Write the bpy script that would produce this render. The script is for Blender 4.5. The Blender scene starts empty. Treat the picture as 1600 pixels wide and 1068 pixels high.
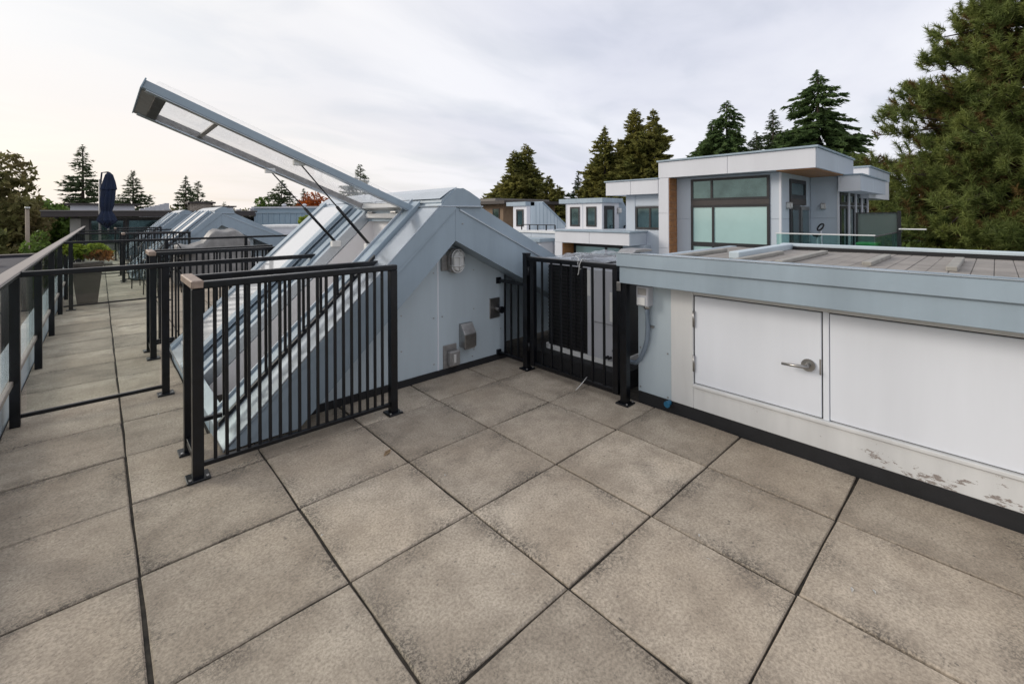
import bpy, bmesh, math, random
import numpy as np
from mathutils import Vector, Matrix
random.seed(7); RNG = np.random.default_rng(11)
S = bpy.context.scene
COL = S.collection
R = math.radians

# ------------------------------------------------------------------ camera, world, sun, exposure
cd = bpy.data.cameras.new('camera'); cam = bpy.data.objects.new('camera', cd); COL.objects.link(cam)
cam.location = (-0.114, -1.741, 1.445)
cam.rotation_euler = (R(90), 0.0053, 0.8253 - R(90))
cd.sensor_width = 36; cd.lens = 698.84 / 1600 * 36; cd.shift_y = -(534 - 335.6) / 1600
cd.clip_start = 0.05; cd.clip_end = 3000
S.camera = cam
S.view_settings.view_transform = 'Standard'; S.view_settings.look = 'None'
S.view_settings.exposure = 0.32; S.view_settings.gamma = 1; S.view_settings.use_curve_mapping = False

SUN_AZ, SUN_EL = R(128), R(22)
sun_dir = Vector((math.cos(SUN_AZ) * math.cos(SUN_EL), math.sin(SUN_AZ) * math.cos(SUN_EL), math.sin(SUN_EL)))
W = bpy.data.worlds.new('World'); S.world = W; W.use_nodes = True
nt = W.node_tree; nt.nodes.clear()
def wn(t, **k):
    n = nt.nodes.new(t)
    for a, b in k.items(): setattr(n, a, b)
    return n
def wl(a, b): nt.links.new(a, b)
def wmath(op, a, b=None, c=None):
    n = wn('ShaderNodeMath', operation=op)
    for i, v in enumerate((a, b, c)):
        if v is None: continue
        if isinstance(v, (int, float)): n.inputs[i].default_value = v
        else: wl(v, n.inputs[i])
    return n.outputs[0]
def wmix(f, a, b):
    n = wn('ShaderNodeMix', data_type='RGBA')
    for s, v in ((n.inputs[0], f), (n.inputs[6], a), (n.inputs[7], b)):
        if isinstance(v, (int, float)): s.default_value = v
        elif isinstance(v, tuple): s.default_value = v
        else: wl(v, s)
    return n.outputs[2]
def wramp(v, lo, hi):
    n = wn('ShaderNodeMapRange', interpolation_type='SMOOTHSTEP'); wl(v, n.inputs[0])
    n.inputs[1].default_value = lo; n.inputs[2].default_value = hi
    return n.outputs[0]
tc = wn('ShaderNodeTexCoord'); sep = wn('ShaderNodeSeparateXYZ'); wl(tc.outputs['Generated'], sep.inputs[0])
zz = wmath('ADD', wmath('MAXIMUM', sep.outputs[2], 0.0), 0.16)
cmb = wn('ShaderNodeCombineXYZ'); wl(wmath('DIVIDE', sep.outputs[0], zz), cmb.inputs[0]); wl(wmath('DIVIDE', sep.outputs[1], zz), cmb.inputs[1])
mp = wn('ShaderNodeMapping'); wl(cmb.outputs[0], mp.inputs[0]); mp.inputs['Rotation'].default_value = (0, 0, R(-35)); mp.inputs['Scale'].default_value = (0.7, 1.3, 1)
n1 = wn('ShaderNodeTexNoise'); wl(mp.outputs[0], n1.inputs['Vector']); n1.inputs['Scale'].default_value = 0.55; n1.inputs['Detail'].default_value = 6; n1.inputs['Roughness'].default_value = .5; n1.inputs['Distortion'].default_value = .5
n2 = wn('ShaderNodeTexNoise'); wl(mp.outputs[0], n2.inputs['Vector']); n2.inputs['Scale'].default_value = 1.7; n2.inputs['Detail'].default_value = 6; n2.inputs['Roughness'].default_value = .52; n2.inputs['Distortion'].default_value = .5
dot = wn('ShaderNodeVectorMath', operation='DOT_PRODUCT'); wl(tc.outputs['Generated'], dot.inputs[0]); dot.inputs[1].default_value = sun_dir
glow = wramp(dot.outputs['Value'], 0.05, 1.0)
horizon = wramp(wmath('ABSOLUTE', sep.outputs[2]), 0.30, 0.0)
sky = wn('ShaderNodeTexSky', sky_type='NISHITA'); sky.sun_disc = False; sky.sun_elevation = SUN_EL; sky.sun_rotation = R(90) - SUN_AZ
sky.air_density = 1.0; sky.dust_density = 2.0; sky.ozone_density = 1.2
cloud = wmix(wramp(n1.outputs[0], 0.34, 0.60), (5.75, 5.95, 6.85, 1), (7.3, 7.4, 7.95, 1))
cloud = wmix(wmath('MULTIPLY', glow, 0.9), cloud, (8.3, 8.15, 7.95, 1))
warm = wmath('MULTIPLY', wmath('MULTIPLY', glow, horizon), 0.7)
cloud = wmix(warm, cloud, (8.6, 7.3, 6.1, 1))
cover = wmath('ADD', wmath('MULTIPLY', wramp(n2.outputs[0], 0.28, 0.58), 0.18), 0.80)
final = wmix(cover, sky.outputs[0], cloud)
bg = wn('ShaderNodeBackground'); wl(final, bg.inputs[0]); bg.inputs[1].default_value = 0.1
wo = wn('ShaderNodeOutputWorld'); wl(bg.outputs[0], wo.inputs[0])

sl = bpy.data.lights.new('sun', 'SUN'); sl.energy = 1.5; sl.angle = R(16); sl.color = (1, .92, .82)
so = bpy.data.objects.new('sun', sl); COL.objects.link(so)
so.rotation_euler = sun_dir.to_track_quat('Z', 'Y').to_euler(); so.location = (-10, 20, 20)

# ------------------------------------------------------------------ materials
def material(name, col, rough=.6, metal=0., var=.12, scale=3., bump=0., bscale=60., col2=None, streak=False, coat=0., island=0., spec=.5, objrand=0.):
    m = bpy.data.materials.new(name); m.use_nodes = True
    t = m.node_tree; b = t.nodes['Principled BSDF']
    b.inputs['Roughness'].default_value = rough; b.inputs['Metallic'].default_value = metal
    b.inputs['Specular IOR Level'].default_value = spec
    if coat: b.inputs['Coat Weight'].default_value = coat; b.inputs['Coat Roughness'].default_value = .08
    g = t.nodes.new('ShaderNodeNewGeometry')
    mpn = t.nodes.new('ShaderNodeMapping'); t.links.new(g.outputs['Position'], mpn.inputs[0])
    if streak: mpn.inputs['Scale'].default_value = (1, 1, .12)
    n = t.nodes.new('ShaderNodeTexNoise'); n.inputs['Scale'].default_value = scale; n.inputs['Detail'].default_value = 7; n.inputs['Roughness'].default_value = .62
    t.links.new(mpn.outputs[0], n.inputs['Vector'])
    c2 = col2 or tuple(c * (1 - 2.2 * var) for c in col)
    mr = t.nodes.new('ShaderNodeMapRange'); mr.inputs[1].default_value = .33; mr.inputs[2].default_value = .68; t.links.new(n.outputs[0], mr.inputs[0])
    mx = t.nodes.new('ShaderNodeMix'); mx.data_type = 'RGBA'
    mx.inputs[6].default_value = (*c2, 1); mx.inputs[7].default_value = (*col, 1)
    t.links.new(mr.outputs[0], mx.inputs[0]); out = mx.outputs[2]
    if island or objrand:
        h = t.nodes.new('ShaderNodeHueSaturation'); t.links.new(out, h.inputs['Color'])
        if island: src = g.outputs['Random Per Island']
        else: oi = t.nodes.new('ShaderNodeObjectInfo'); src = oi.outputs['Random']
        a = island or objrand
        v = t.nodes.new('ShaderNodeMapRange'); t.links.new(src, v.inputs[0]); v.inputs[3].default_value = 1 - a; v.inputs[4].default_value = 1 + a
        t.links.new(v.outputs[0], h.inputs['Value']); out = h.outputs[0]
    t.links.new(out, b.inputs['Base Color'])
    rr = t.nodes.new('ShaderNodeMapRange'); rr.inputs[3].default_value = max(.02, rough - .08); rr.inputs[4].default_value = min(1, rough + .1)
    t.links.new(n.outputs[0], rr.inputs[0]); t.links.new(rr.outputs[0], b.inputs['Roughness'])
    if island:
        tl = t.nodes.new('ShaderNodeBsdfTranslucent'); t.links.new(out, tl.inputs[0]); ms = t.nodes.new('ShaderNodeMixShader'); ms.inputs[0].default_value = .42
        t.links.new(b.outputs[0], ms.inputs[1]); t.links.new(tl.outputs[0], ms.inputs[2]); t.links.new(ms.outputs[0], t.nodes['Material Output'].inputs[0])
    if bump:
        nb = t.nodes.new('ShaderNodeTexNoise'); nb.inputs['Scale'].default_value = bscale; nb.inputs['Detail'].default_value = 4
        t.links.new(g.outputs['Position'], nb.inputs['Vector'])
        bp = t.nodes.new('ShaderNodeBump'); bp.inputs['Strength'].default_value = bump; bp.inputs['Distance'].default_value = .004 if bscale > 8 else .02
        t.links.new(nb.outputs[0], bp.inputs['Height']); t.links.new(bp.outputs[0], b.inputs['Normal'])
    return m

def glass_mat(name, tint, refl_rough=.02, haze=0., hazecol=(.8, .8, .8), ior=1.4):
    m = bpy.data.materials.new(name); m.use_nodes = True; t = m.node_tree; t.nodes.clear()
    tr = t.nodes.new('ShaderNodeBsdfTransparent'); tr.inputs[0].default_value = (*tint, 1)
    gl = t.nodes.new('ShaderNodeBsdfGlossy'); gl.inputs['Roughness'].default_value = refl_rough; gl.inputs[0].default_value = (1, 1, 1, 1)
    lw = t.nodes.new('ShaderNodeLayerWeight'); lw.inputs[0].default_value = .5
    pw = t.nodes.new('ShaderNodeMath'); pw.operation = 'POWER'; t.links.new(lw.outputs['Facing'], pw.inputs[0]); pw.inputs[1].default_value = 5
    fr = t.nodes.new('ShaderNodeMath'); fr.operation = 'MULTIPLY_ADD'; t.links.new(pw.outputs[0], fr.inputs[0]); fr.inputs[1].default_value = min(.6, (ior - 1) * 1.4); fr.inputs[2].default_value = (ior - 1) * .06
    mx = t.nodes.new('ShaderNodeMixShader'); t.links.new(fr.outputs[0], mx.inputs[0]); t.links.new(tr.outputs[0], mx.inputs[1]); t.links.new(gl.outputs[0], mx.inputs[2])
    last = mx
    if haze:
        df = t.nodes.new('ShaderNodeBsdfTranslucent'); df.inputs[0].default_value = (*hazecol, 1)
        m2 = t.nodes.new('ShaderNodeMixShader'); m2.inputs[0].default_value = haze
        t.links.new(mx.outputs[0], m2.inputs[1]); t.links.new(df.outputs[0], m2.inputs[2]); last = m2
    o = t.nodes.new('ShaderNodeOutputMaterial'); t.links.new(last.outputs[0], o.inputs[0])
    return m

def paver_mat():
    m = bpy.data.materials.new('paver_concrete'); m.use_nodes = True; t = m.node_tree; b = t.nodes['Principled BSDF']
    N = t.nodes.new; L = t.links.new
    g = N('ShaderNodeNewGeometry'); oi = N('ShaderNodeObjectInfo')
    off = N('ShaderNodeVectorMath'); off.operation = 'ADD'; L(g.outputs['Position'], off.inputs[0])
    sc = N('ShaderNodeVectorMath'); sc.operation = 'SCALE'; L(oi.outputs['Location'], sc.inputs[0]); sc.inputs['Scale'].default_value = 7.3
    L(sc.outputs[0], off.inputs[1])
    def noise(scale, det, rough, vec):
        n = N('ShaderNodeTexNoise'); n.inputs['Scale'].default_value = scale; n.inputs['Detail'].default_value = det; n.inputs['Roughness'].default_value = rough; L(vec, n.inputs['Vector']); return n.outputs[0]
    def rng(v, a, b_, c=0., d=1.):
        n = N('ShaderNodeMapRange'); L(v, n.inputs[0]); n.inputs[1].default_value = a; n.inputs[2].default_value = b_; n.inputs[3].default_value = c; n.inputs[4].default_value = d; return n.outputs[0]
    def mixc(f, a, c):
        n = N('ShaderNodeMix'); n.data_type = 'RGBA'
        if isinstance(f, float): n.inputs[0].default_value = f
        else: L(f, n.inputs[0])
        for s, v in ((n.inputs[6], a), (n.inputs[7], c)):
            if isinstance(v, tuple): s.default_value = (*v, 1)
            else: L(v, s)
        return n.outputs[2]
    big = noise(1.3, 5, .6, g.outputs['Position']); med = noise(5, 8, .65, off.outputs[0]); fine = noise(90, 5, .7, g.outputs['Position']); spk = noise(38, 3, .75, off.outputs[0])
    base = mixc(rng(big, .36, .64), (.44, .365, .28), (.58, .50, .40))
    base = mixc(rng(med, .42, .66, 0., .6), base, (.28, .23, .178))
    base = mixc(rng(fine, .40, .66, 0., .62), base, (.165, .135, .105))
    base = mixc(rng(spk, .62, .74, 0., .75), base, (.085, .076, .066))
    tcn = N('ShaderNodeTexCoord'); sx = N('ShaderNodeSeparateXYZ'); L(tcn.outputs['Object'], sx.inputs[0])
    def mth(op, a, c):
        n = N('ShaderNodeMath'); n.operation = op
        for i_, v_ in enumerate((a, c)):
            if isinstance(v_, (int, float)): n.inputs[i_].default_value = v_
            else: L(v_, n.inputs[i_])
        return n.outputs[0]
    ed = mth('MAXIMUM', mth('ABSOLUTE', sx.outputs[0], 0), mth('ABSOLUTE', sx.outputs[1], 0))
    grit = noise(85, 4, .85, off.outputs[0]); blot = noise(3.2, 4, .6, off.outputs[0])
    edge = mth('MULTIPLY', rng(ed, .19, .30), rng(blot, .40, .62))
    base = mixc(mth('MULTIPLY', edge, rng(grit, .47, .55, .06, .9)), base, (.075, .066, .055))
    base = mixc(mth('MULTIPLY', rng(blot, .58, .74), rng(grit, .45, .62, .15, .7)), base, (.10, .088, .074))
    vor = N('ShaderNodeTexVoronoi'); vor.inputs['Scale'].default_value = 120; L(g.outputs['Position'], vor.inputs['Vector'])
    base = mixc(rng(vor.outputs['Distance'], .10, .02, 0., .5), base, (.42, .40, .36))
    h = N('ShaderNodeHueSaturation'); L(base, h.inputs['Color']); L(rng(oi.outputs['Random'], 0, 1, .80, 1.14), h.inputs['Value'])
    L(h.outputs[0], b.inputs['Base Color'])
    b.inputs['Roughness'].default_value = .82; b.inputs['Specular IOR Level'].default_value = .35
    bp = N('ShaderNodeBump'); bp.inputs['Strength'].default_value = .45; bp.inputs['Distance'].default_value = .003; L(fine, bp.inputs['Height']); L(bp.outputs[0], b.inputs['Normal'])
    return m

M = dict(
    paver=paver_mat(),
    joint=material('joint_dirt', (.055, .046, .035), .95, var=.38, scale=22),
    membrane=material('black_membrane', (.018, .018, .02), .8, var=.2, scale=8, bump=.3),
    black=material('black_rail_paint', (.005, .0065, .010), .30, var=.3, scale=14, spec=.42),
    railtop=material('weathered_rail_metal', (.30, .26, .235), .45, metal=.25, var=.12, scale=12, streak=False),
    caplit=material('warm_lit_cap', (.34, .255, .20), .5, metal=.1, var=.2, scale=25),  # warm brown stands in for orange light falling on the caps
    blue=material('blue_grey_metal', (.335, .415, .48), .38, var=.09, scale=2.2, streak=True, spec=.5, bump=.25, bscale=5),
    bluepanel=material('blue_grey_panel', (.535, .62, .67), .45, var=.08, scale=1.6, streak=True, bump=.12, bscale=4),
    bright=material('bright_flashing', (.48, .53, .58), .22, metal=.55, var=.06, scale=3),
    white=material('white_paint', (.775, .805, .86), .38, var=.045, scale=2.0, streak=True),
    whitetrim=material('white_trim_paint', (.70, .705, .70), .5, var=.07, scale=5, streak=True),
    plaster=material('white_plaster', (.78, .765, .765), .8, var=.02),
    greyroof=material('weathered_roof_boards', (.30, .275, .25), .75, var=.16, scale=7, bump=.4, bscale=40),
    batten=material('weathered_batten', (.34, .325, .29), .6, var=.14, scale=9),
    housewhite=material('light_fibre_cement', (.68, .685, .72), .6, var=.04, scale=1.2, streak=True),
    housegrey_and_shade=material('grey_fibre_cement_and_shade', (.50, .55, .61), .6, var=.04, scale=1.2, streak=True),  # grey walls; also the shaded sides of white fascias and parapets
    frame=material('dark_window_frame', (.02, .02, .022), .4, var=.1),
    wood=material('cedar_boards', (.46, .21, .075), .5, var=.2, scale=9, col2=(.28, .115, .04)),
    pane=material('window_pane', (.13, .21, .22), .03, metal=.7, var=.25, scale=.8, spec=.8),
    blind=material('blind_behind_glass', (.40, .58, .565), .10, var=.04, scale=1.0, spec=.6, coat=.8),
    skylight=material('skylight_glazing', (.60, .61, .62), .06, var=.03, coat=.8, spec=.7),
    steel=material('brushed_steel', (.42, .41, .40), .3, metal=.9, var=.1, scale=30),
    lampsteel=material('lamp_metal', (.36, .35, .34), .45, metal=.4, var=.15, scale=20),
    acgrey=material('ac_grey_enamel', (.54, .55, .59), .4, var=.05),
    acblack=material('ac_black_coil', (.012, .013, .014), .5, var=.2),
    conduit=material('grey_conduit', (.20, .25, .31), .5, var=.08),
    sticker=material('white_sticker', (.78, .78, .76), .5, var=.03),
    string=material('white_string', (.72, .72, .70), .8, var=.05),
    tap=material('blue_plastic', (.02, .14, .26), .4),
    navy=material('navy_canvas', (.010, .022, .060), .8, var=.2, scale=6),
    planter=material('brown_planter', (.085, .064, .055), .55, var=.15, scale=5),
    cover=material('grey_vinyl_cover', (.30, .29, .28), .45, var=.2, scale=5, bump=.6, bscale=9),
    darkroof=material('dark_flat_roof', (.055, .052, .062), .85, var=.15, scale=1.5),
    eave=material('dark_brown_eave', (.055, .045, .042), .6, var=.1),
    taupe=material('taupe_wall', (.21, .195, .18), .7, var=.06),
    cream=material('cream_board', (.52, .50, .45), .7, var=.05),
    brick=material('buff_brick', (.46, .40, .33), .85, var=.12, scale=25, objrand=.12),
    teal=material('blue_green_cladding', (.28, .37, .44), .5, var=.05, scale=1.2),
    brown=material('brown_cladding', (.24, .16, .10), .7, var=.1),
    bark=material('bark', (.075, .055, .042), .9, var=.25, scale=6, bump=.6, bscale=18),
    pole=material('weathered_pole', (.34, .28, .22), .8, var=.1),
    fir=material('fir_needles', (.11, .145, .07), .7, var=.2, scale=.6, island=.45, col2=(.06, .085, .045), spec=.2),
    cedar=material('cedar_sprays', (.29, .265, .075), .7, var=.2, scale=.5, island=.45, col2=(.15, .165, .05), spec=.2),
    hemlock=material('hemlock_sprays', (.13, .19, .065), .7, var=.2, scale=.6, island=.45, col2=(.07, .12, .045), spec=.2),
    pine=material('pine_needles', (.24, .27, .075), .6, var=.2, scale=.45, island=.4, col2=(.12, .165, .05), spec=.25),
    pineold=material('old_pine_needles', (.20, .135, .05), .7, var=.2, scale=.5, island=.4, spec=.2),
    maple=material('orange_leaves', (.60, .16, .035), .7, var=.2, scale=.7, island=.35, spec=.2),
    leaf=material('green_leaves', (.16, .25, .055), .6, var=.2, scale=.8, island=.4, spec=.25),
    lime=material('bright_green_leaves', (.30, .38, .05), .6, var=.15, scale=3, island=.4, spec=.25),
    russet=material('russet_leaves', (.36, .15, .04), .6, var=.2, scale=4, island=.4, spec=.25),
    darkleaf=material('dark_green_leaves', (.14, .165, .055), .7, var=.3, scale=.35, island=.45, col2=(.19, .14, .065), spec=.2),
    grass=material('lawn', (.07, .10, .03), .9, var=.25, scale=.4),
    shingle=material('brown_shingle', (.13, .11, .10), .85, var=.2, scale=6),
    bin=material('green_bin_plastic', (.04, .22, .07), .45),
    lens=material('frosted_lens', (.62, .62, .60), .25, coat=.4, var=.04),
    strawleaf=material('dry_leaf', (.50, .36, .22), .8, var=.15),
)
M['railglass'] = glass_mat('rail_glass', (.955, .978, .968))
M['greenglass'] = glass_mat('green_patio_glass', (.72, .88, .84))
M['lidglass'] = glass_mat('lid_glass', (.975, .975, .975), .03, ior=1.15)
M['screenglass'] = glass_mat('frosted_screen', (.55, .60, .56), .3, .55, (.55, .60, .56))
M['domeglass'] = glass_mat('dome_acrylic', (.985, .985, .985), .02, .10, (.95, .95, .95), 1.1)
M['plastic'] = glass_mat('plastic_sheet', (.88, .90, .92), .25, .22, (.75, .78, .8))

def paint_wear():
    """old trim: flaked paint showing grey wood"""
    m = M['whitetrim'].copy(); m.name = 'flaking_white_paint'; t = m.node_tree; b = t.nodes['Principled BSDF']
    src = b.inputs['Base Color'].links[0].from_socket
    g = t.nodes.new('ShaderNodeNewGeometry'); mpn = t.nodes.new('ShaderNodeMapping'); mpn.inputs['Scale'].default_value = (1, 1, 2.6); t.links.new(g.outputs['Position'], mpn.inputs[0])
    n = t.nodes.new('ShaderNodeTexNoise'); n.inputs['Scale'].default_value = 7; n.inputs['Detail'].default_value = 9; n.inputs['Roughness'].default_value = .72; t.links.new(mpn.outputs[0], n.inputs['Vector'])
    sx = t.nodes.new('ShaderNodeSeparateXYZ'); t.links.new(g.outputs['Position'], sx.inputs[0])
    yy = t.nodes.new('ShaderNodeMapRange'); t.links.new(sx.outputs[1], yy.inputs[0]); yy.inputs[1].default_value = -.3; yy.inputs[2].default_value = -1.5; yy.inputs[3].default_value = -.055; yy.inputs[4].default_value = .05
    ad = t.nodes.new('ShaderNodeMath'); t.links.new(n.outputs[0], ad.inputs[0]); t.links.new(yy.outputs[0], ad.inputs[1])
    mr = t.nodes.new('ShaderNodeMapRange'); mr.inputs[1].default_value = .635; mr.inputs[2].default_value = .65; t.links.new(ad.outputs[0], mr.inputs[0])
    mx = t.nodes.new('ShaderNodeMix'); mx.data_type = 'RGBA'; t.links.new(mr.outputs[0], mx.inputs[0]); t.links.new(src, mx.inputs[6]); mx.inputs[7].default_value = (.27, .235, .215, 1)
    t.links.new(mx.outputs[2], b.inputs['Base Color']); return m
M['flaking'] = paint_wear()

# ------------------------------------------------------------------ helpers
def link(name, me, mat=None, parent=None, loc=None):
    o = bpy.data.objects.new(name, me); COL.objects.link(o)
    if mat is not None and me is not None and not me.materials: me.materials.append(M[mat] if isinstance(mat, str) else mat)
    if parent is not None: o.parent = parent
    if loc is not None: o.location = loc
    return o
def tag(o, label, cat, group=None):
    o['label'] = label; o['category'] = cat
    if group: o['group'] = group
    return o
def struct(o, label=None):
    o['kind'] = 'structure'
    if label: o['label'] = label
    return o
def thing(name, label, cat, loc=(0, 0, 0), group=None, rz=0.):
    o = bpy.data.objects.new(name, None); COL.objects.link(o); o.location = loc; o.rotation_euler = (0, 0, rz); o.empty_display_size = .1
    return tag(o, label, cat, group)
def world_parent(o, p):
    """parent keeping the coordinates the mesh was written in (p unrotated)"""
    o.parent = p; o.location = Vector(o.location) - Vector(p.location); return o

class MB:
    def __init__(s): s.bm = bmesh.new()
    def box(s, x0, x1, y0, y1, z0, z1, rot=None, bev=0.):
        t = bmesh.new(); bmesh.ops.create_cube(t, size=1)
        for v in t.verts: v.co = Vector(((x0 + x1) / 2 + v.co.x * (x1 - x0), (y0 + y1) / 2 + v.co.y * (y1 - y0), (z0 + z1) / 2 + v.co.z * (z1 - z0)))
        if bev: bmesh.ops.bevel(t, geom=t.edges[:], offset=bev, segments=1, affect='EDGES', clamp_overlap=True)
        if rot is not None: bmesh.ops.transform(t, matrix=rot, verts=t.verts)
        s._add(t); return s
    def _add(s, t):
        me = bpy.data.meshes.new('tmp'); t.to_mesh(me); t.free(); s.bm.from_mesh(me); bpy.data.meshes.remove(me)
    def prism(s, poly, axis, a, b, bev=0.):
        """extrude a polygon of 2-D points along axis 'x','y','z' from a to b"""
        t = bmesh.new()
        def mk(p, w): return {'x': (w, p[0], p[1]), 'y': (p[0], w, p[1]), 'z': (p[0], p[1], w)}[axis]
        A = [t.verts.new(mk(p, a)) for p in poly]; B = [t.verts.new(mk(p, b)) for p in poly]
        t.faces.new(A); t.faces.new(B[::-1]); n = len(poly)
        for i in range(n): t.faces.new((A[i], B[i], B[(i + 1) % n], A[(i + 1) % n]))
        bmesh.ops.recalc_face_normals(t, faces=t.faces)
        if bev: bmesh.ops.bevel(t, geom=t.edges[:], offset=bev, segments=1, affect='EDGES', clamp_overlap=True)
        s._add(t); return s
    def tube(s, pts, r, n=8, r2=None, cap=True):
        t = bmesh.new(); pts = [Vector(p) for p in pts]; rings = []
        for i, p in enumerate(pts):
            d = (pts[min(i + 1, len(pts) - 1)] - pts[max(i - 1, 0)]).normalized()
            u = d.cross(Vector((0, 0, 1)))
            if u.length < 1e-3: u = d.cross(Vector((1, 0, 0)))
            u.normalize(); w = d.cross(u)
            rr = float(r if r2 is None else r + (r2 - r) * i / (len(pts) - 1))
            rings.append([t.verts.new(p + rr * (math.cos(2 * math.pi * k / n) * u + math.sin(2 * math.pi * k / n) * w)) for k in range(n)])
        for a, b in zip(rings, rings[1:]):
            for k in range(n): t.faces.new((a[k], a[(k + 1) % n], b[(k + 1) % n], b[k]))
        if cap: t.faces.new(rings[0][::-1]); t.faces.new(rings[-1])
        bmesh.ops.recalc_face_normals(t, faces=t.faces)
        for f in t.faces: f.smooth = len(f.verts) == 4
        s._add(t); return s
    def lathe(s, prof, n=16, c=(0, 0)):
        t = bmesh.new(); rings = []
        for r, z in prof: rings.append([t.verts.new((c[0] + r * math.cos(2 * math.pi * k / n), c[1] + r * math.sin(2 * math.pi * k / n), z)) for k in range(n)])
        for a, b in zip(rings, rings[1:]):
            for k in range(n): t.faces.new((a[k], a[(k + 1) % n], b[(k + 1) % n], b[k]))
        t.faces.new(rings[0][::-1]); t.faces.new(rings[-1])
        bmesh.ops.recalc_face_normals(t, faces=t.faces); s._add(t); return s
    def quad(s, *p):
        s.bm.faces.new([s.bm.verts.new(q) for q in p]); return s
    def mesh(s, name):
        me = bpy.data.meshes.new(name); s.bm.to_mesh(me); s.bm.free(); return me
    def obj(s, name, mat, parent=None, local=False):
        o = link(name, s.mesh(name), mat)
        if parent is not None:
            if local: o.parent = parent
            else: world_parent(o, parent)
        return o
def box(name, mat, parent, x0, x1, y0, y1, z0, z1, bev=.003, local=False):
    return MB().box(min(x0, x1), max(x0, x1), min(y0, y1), max(y0, y1), min(z0, z1), max(z0, z1), bev=bev).obj(name, mat, parent, local)
_cache = {}
def bar(name, mat, parent, x, y, z0, z1, w=.016, d=None):
    """upright bar; alike bars share one mesh"""
    d = d or w; k = (mat, round(z1 - z0, 3), w, d)
    if k not in _cache: _cache[k] = MB().box(-w / 2, w / 2, -d / 2, d / 2, 0, z1 - z0, bev=.0015).mesh(name); _cache[k].materials.append(M[mat])
    o = link(name, _cache[k]); o.location = (x, y, z0); world_parent(o, parent) if parent else None
    return o
def np_mesh(name, V, F):
    """V (n,3), F (m,k) arrays to a mesh, fast"""
    me = bpy.data.meshes.new(name); V = np.asarray(V, np.float32); F = np.asarray(F, np.int32); m, k = F.shape
    me.vertices.add(len(V)); me.vertices.foreach_set('co', V.ravel())
    me.loops.add(m * k); me.loops.foreach_set('vertex_index', F.ravel())
    me.polygons.add(m); me.polygons.foreach_set('loop_start', np.arange(0, m * k, k, dtype=np.int32)); me.polygons.foreach_set('loop_total', np.full(m, k, np.int32))
    me.update(calc_edges=True); me.validate(); return me

# ------------------------------------------------------------------ ground and the building below the deck
GZ = -9.0
struct(MB().box(-900, 900, -900, 1200, GZ - .5, GZ).obj('ground', 'grass'))
T = .61; XW = 2.94; YG = 1.66
bld = thing('townhouse_block', 'blue-grey townhouse block that carries the paved roof deck', 'building', (1, 8, GZ))
box('wall', 'bluepanel', bld, -.74, 8.6, -5.0, 24.0, GZ, -.30)
deck = struct(MB().box(-.60, 5.4, -4.4, 23.9, -.30, -.011).obj('roof_deck', 'joint'))

# pavers: one object each, children of the deck
_pm = {}
def paver(x0, x1, y0, y1):
    gap = .0055; w, l = round(x1 - x0 - 2 * gap, 3), round(y1 - y0 - 2 * gap, 3)
    if w < .04 or l < .04: return
    kk = (w, l, random.randrange(5))
    if kk not in _pm:
        poly = [(sx * w / 2, sy * l / 2) for sx, sy in ((-1, -1), (-.3, -1), (.35, -1), (1, -1), (1, -.3), (1, .4), (1, 1), (.3, 1), (-.4, 1), (-1, 1), (-1, .3), (-1, -.35))]
        poly = [(x + random.uniform(-.0028, .0028), y + random.uniform(-.0028, .0028)) for x, y in poly]
        mb = MB().prism(poly, 'z', -.052, 0); bmesh.ops.bevel(mb.bm, geom=[e for e in mb.bm.edges if all(v.co.z > -.001 for v in e.verts)], offset=random.uniform(.003, .006), segments=1, affect='EDGES')
        _pm[kk] = mb.mesh('paver'); _pm[kk].materials.append(M['paver'])
    o = link('paver', _pm[kk]); o.parent = deck
    o.location = ((x0 + x1) / 2, (y0 + y1) / 2, random.uniform(-.0025, .0015)); o.rotation_euler = (R(random.uniform(-.12, .12)), R(random.uniform(-.12, .12)), R(random.uniform(-.25, .25)))
for j in range(-7, 38):
    y0 = j * T
    patio = (y0 < 1.3) or (4.55 < y0 < 11.0)
    for i in range(-1, 5):
        x0, x1 = i * T, (i + 1) * T
        ya, yb = y0, y0 + T
        if i == -1: x0 = -.60
        if i == 4: x1 = XW
        if not patio and i > 0: continue
        if not patio and i == 0: x1 = .42 if 1.3 <= y0 < 4.4 or 11 <= y0 < 14.4 else .61
        if y0 < 1.66 < yb and i > 0: yb = 1.66
        paver(x0, x1, ya, yb)
# ------------------------------------------------------------------ ridge skylights
LM, LZ0 = .96, (1.975, 1.513)             # left slope: z = 1.513 + .96 (x - 1.975)
def zl(x): return LZ0[1] + LM * (x - LZ0[0])
def slab(name, mat, parent, xa, xb, y0, y1, up0, up1, bev=.002, flip=None):
    """plate lying on the left slope between xa and xb, from up0 to up1 above the slope (vertical)"""
    return MB().prism([(xa, zl(xa) + up0), (xb, zl(xb) + up0), (xb, zl(xb) + up1), (xa, zl(xa) + up1)], 'y', y0, y1, bev).obj(name, mat, parent)

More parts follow.
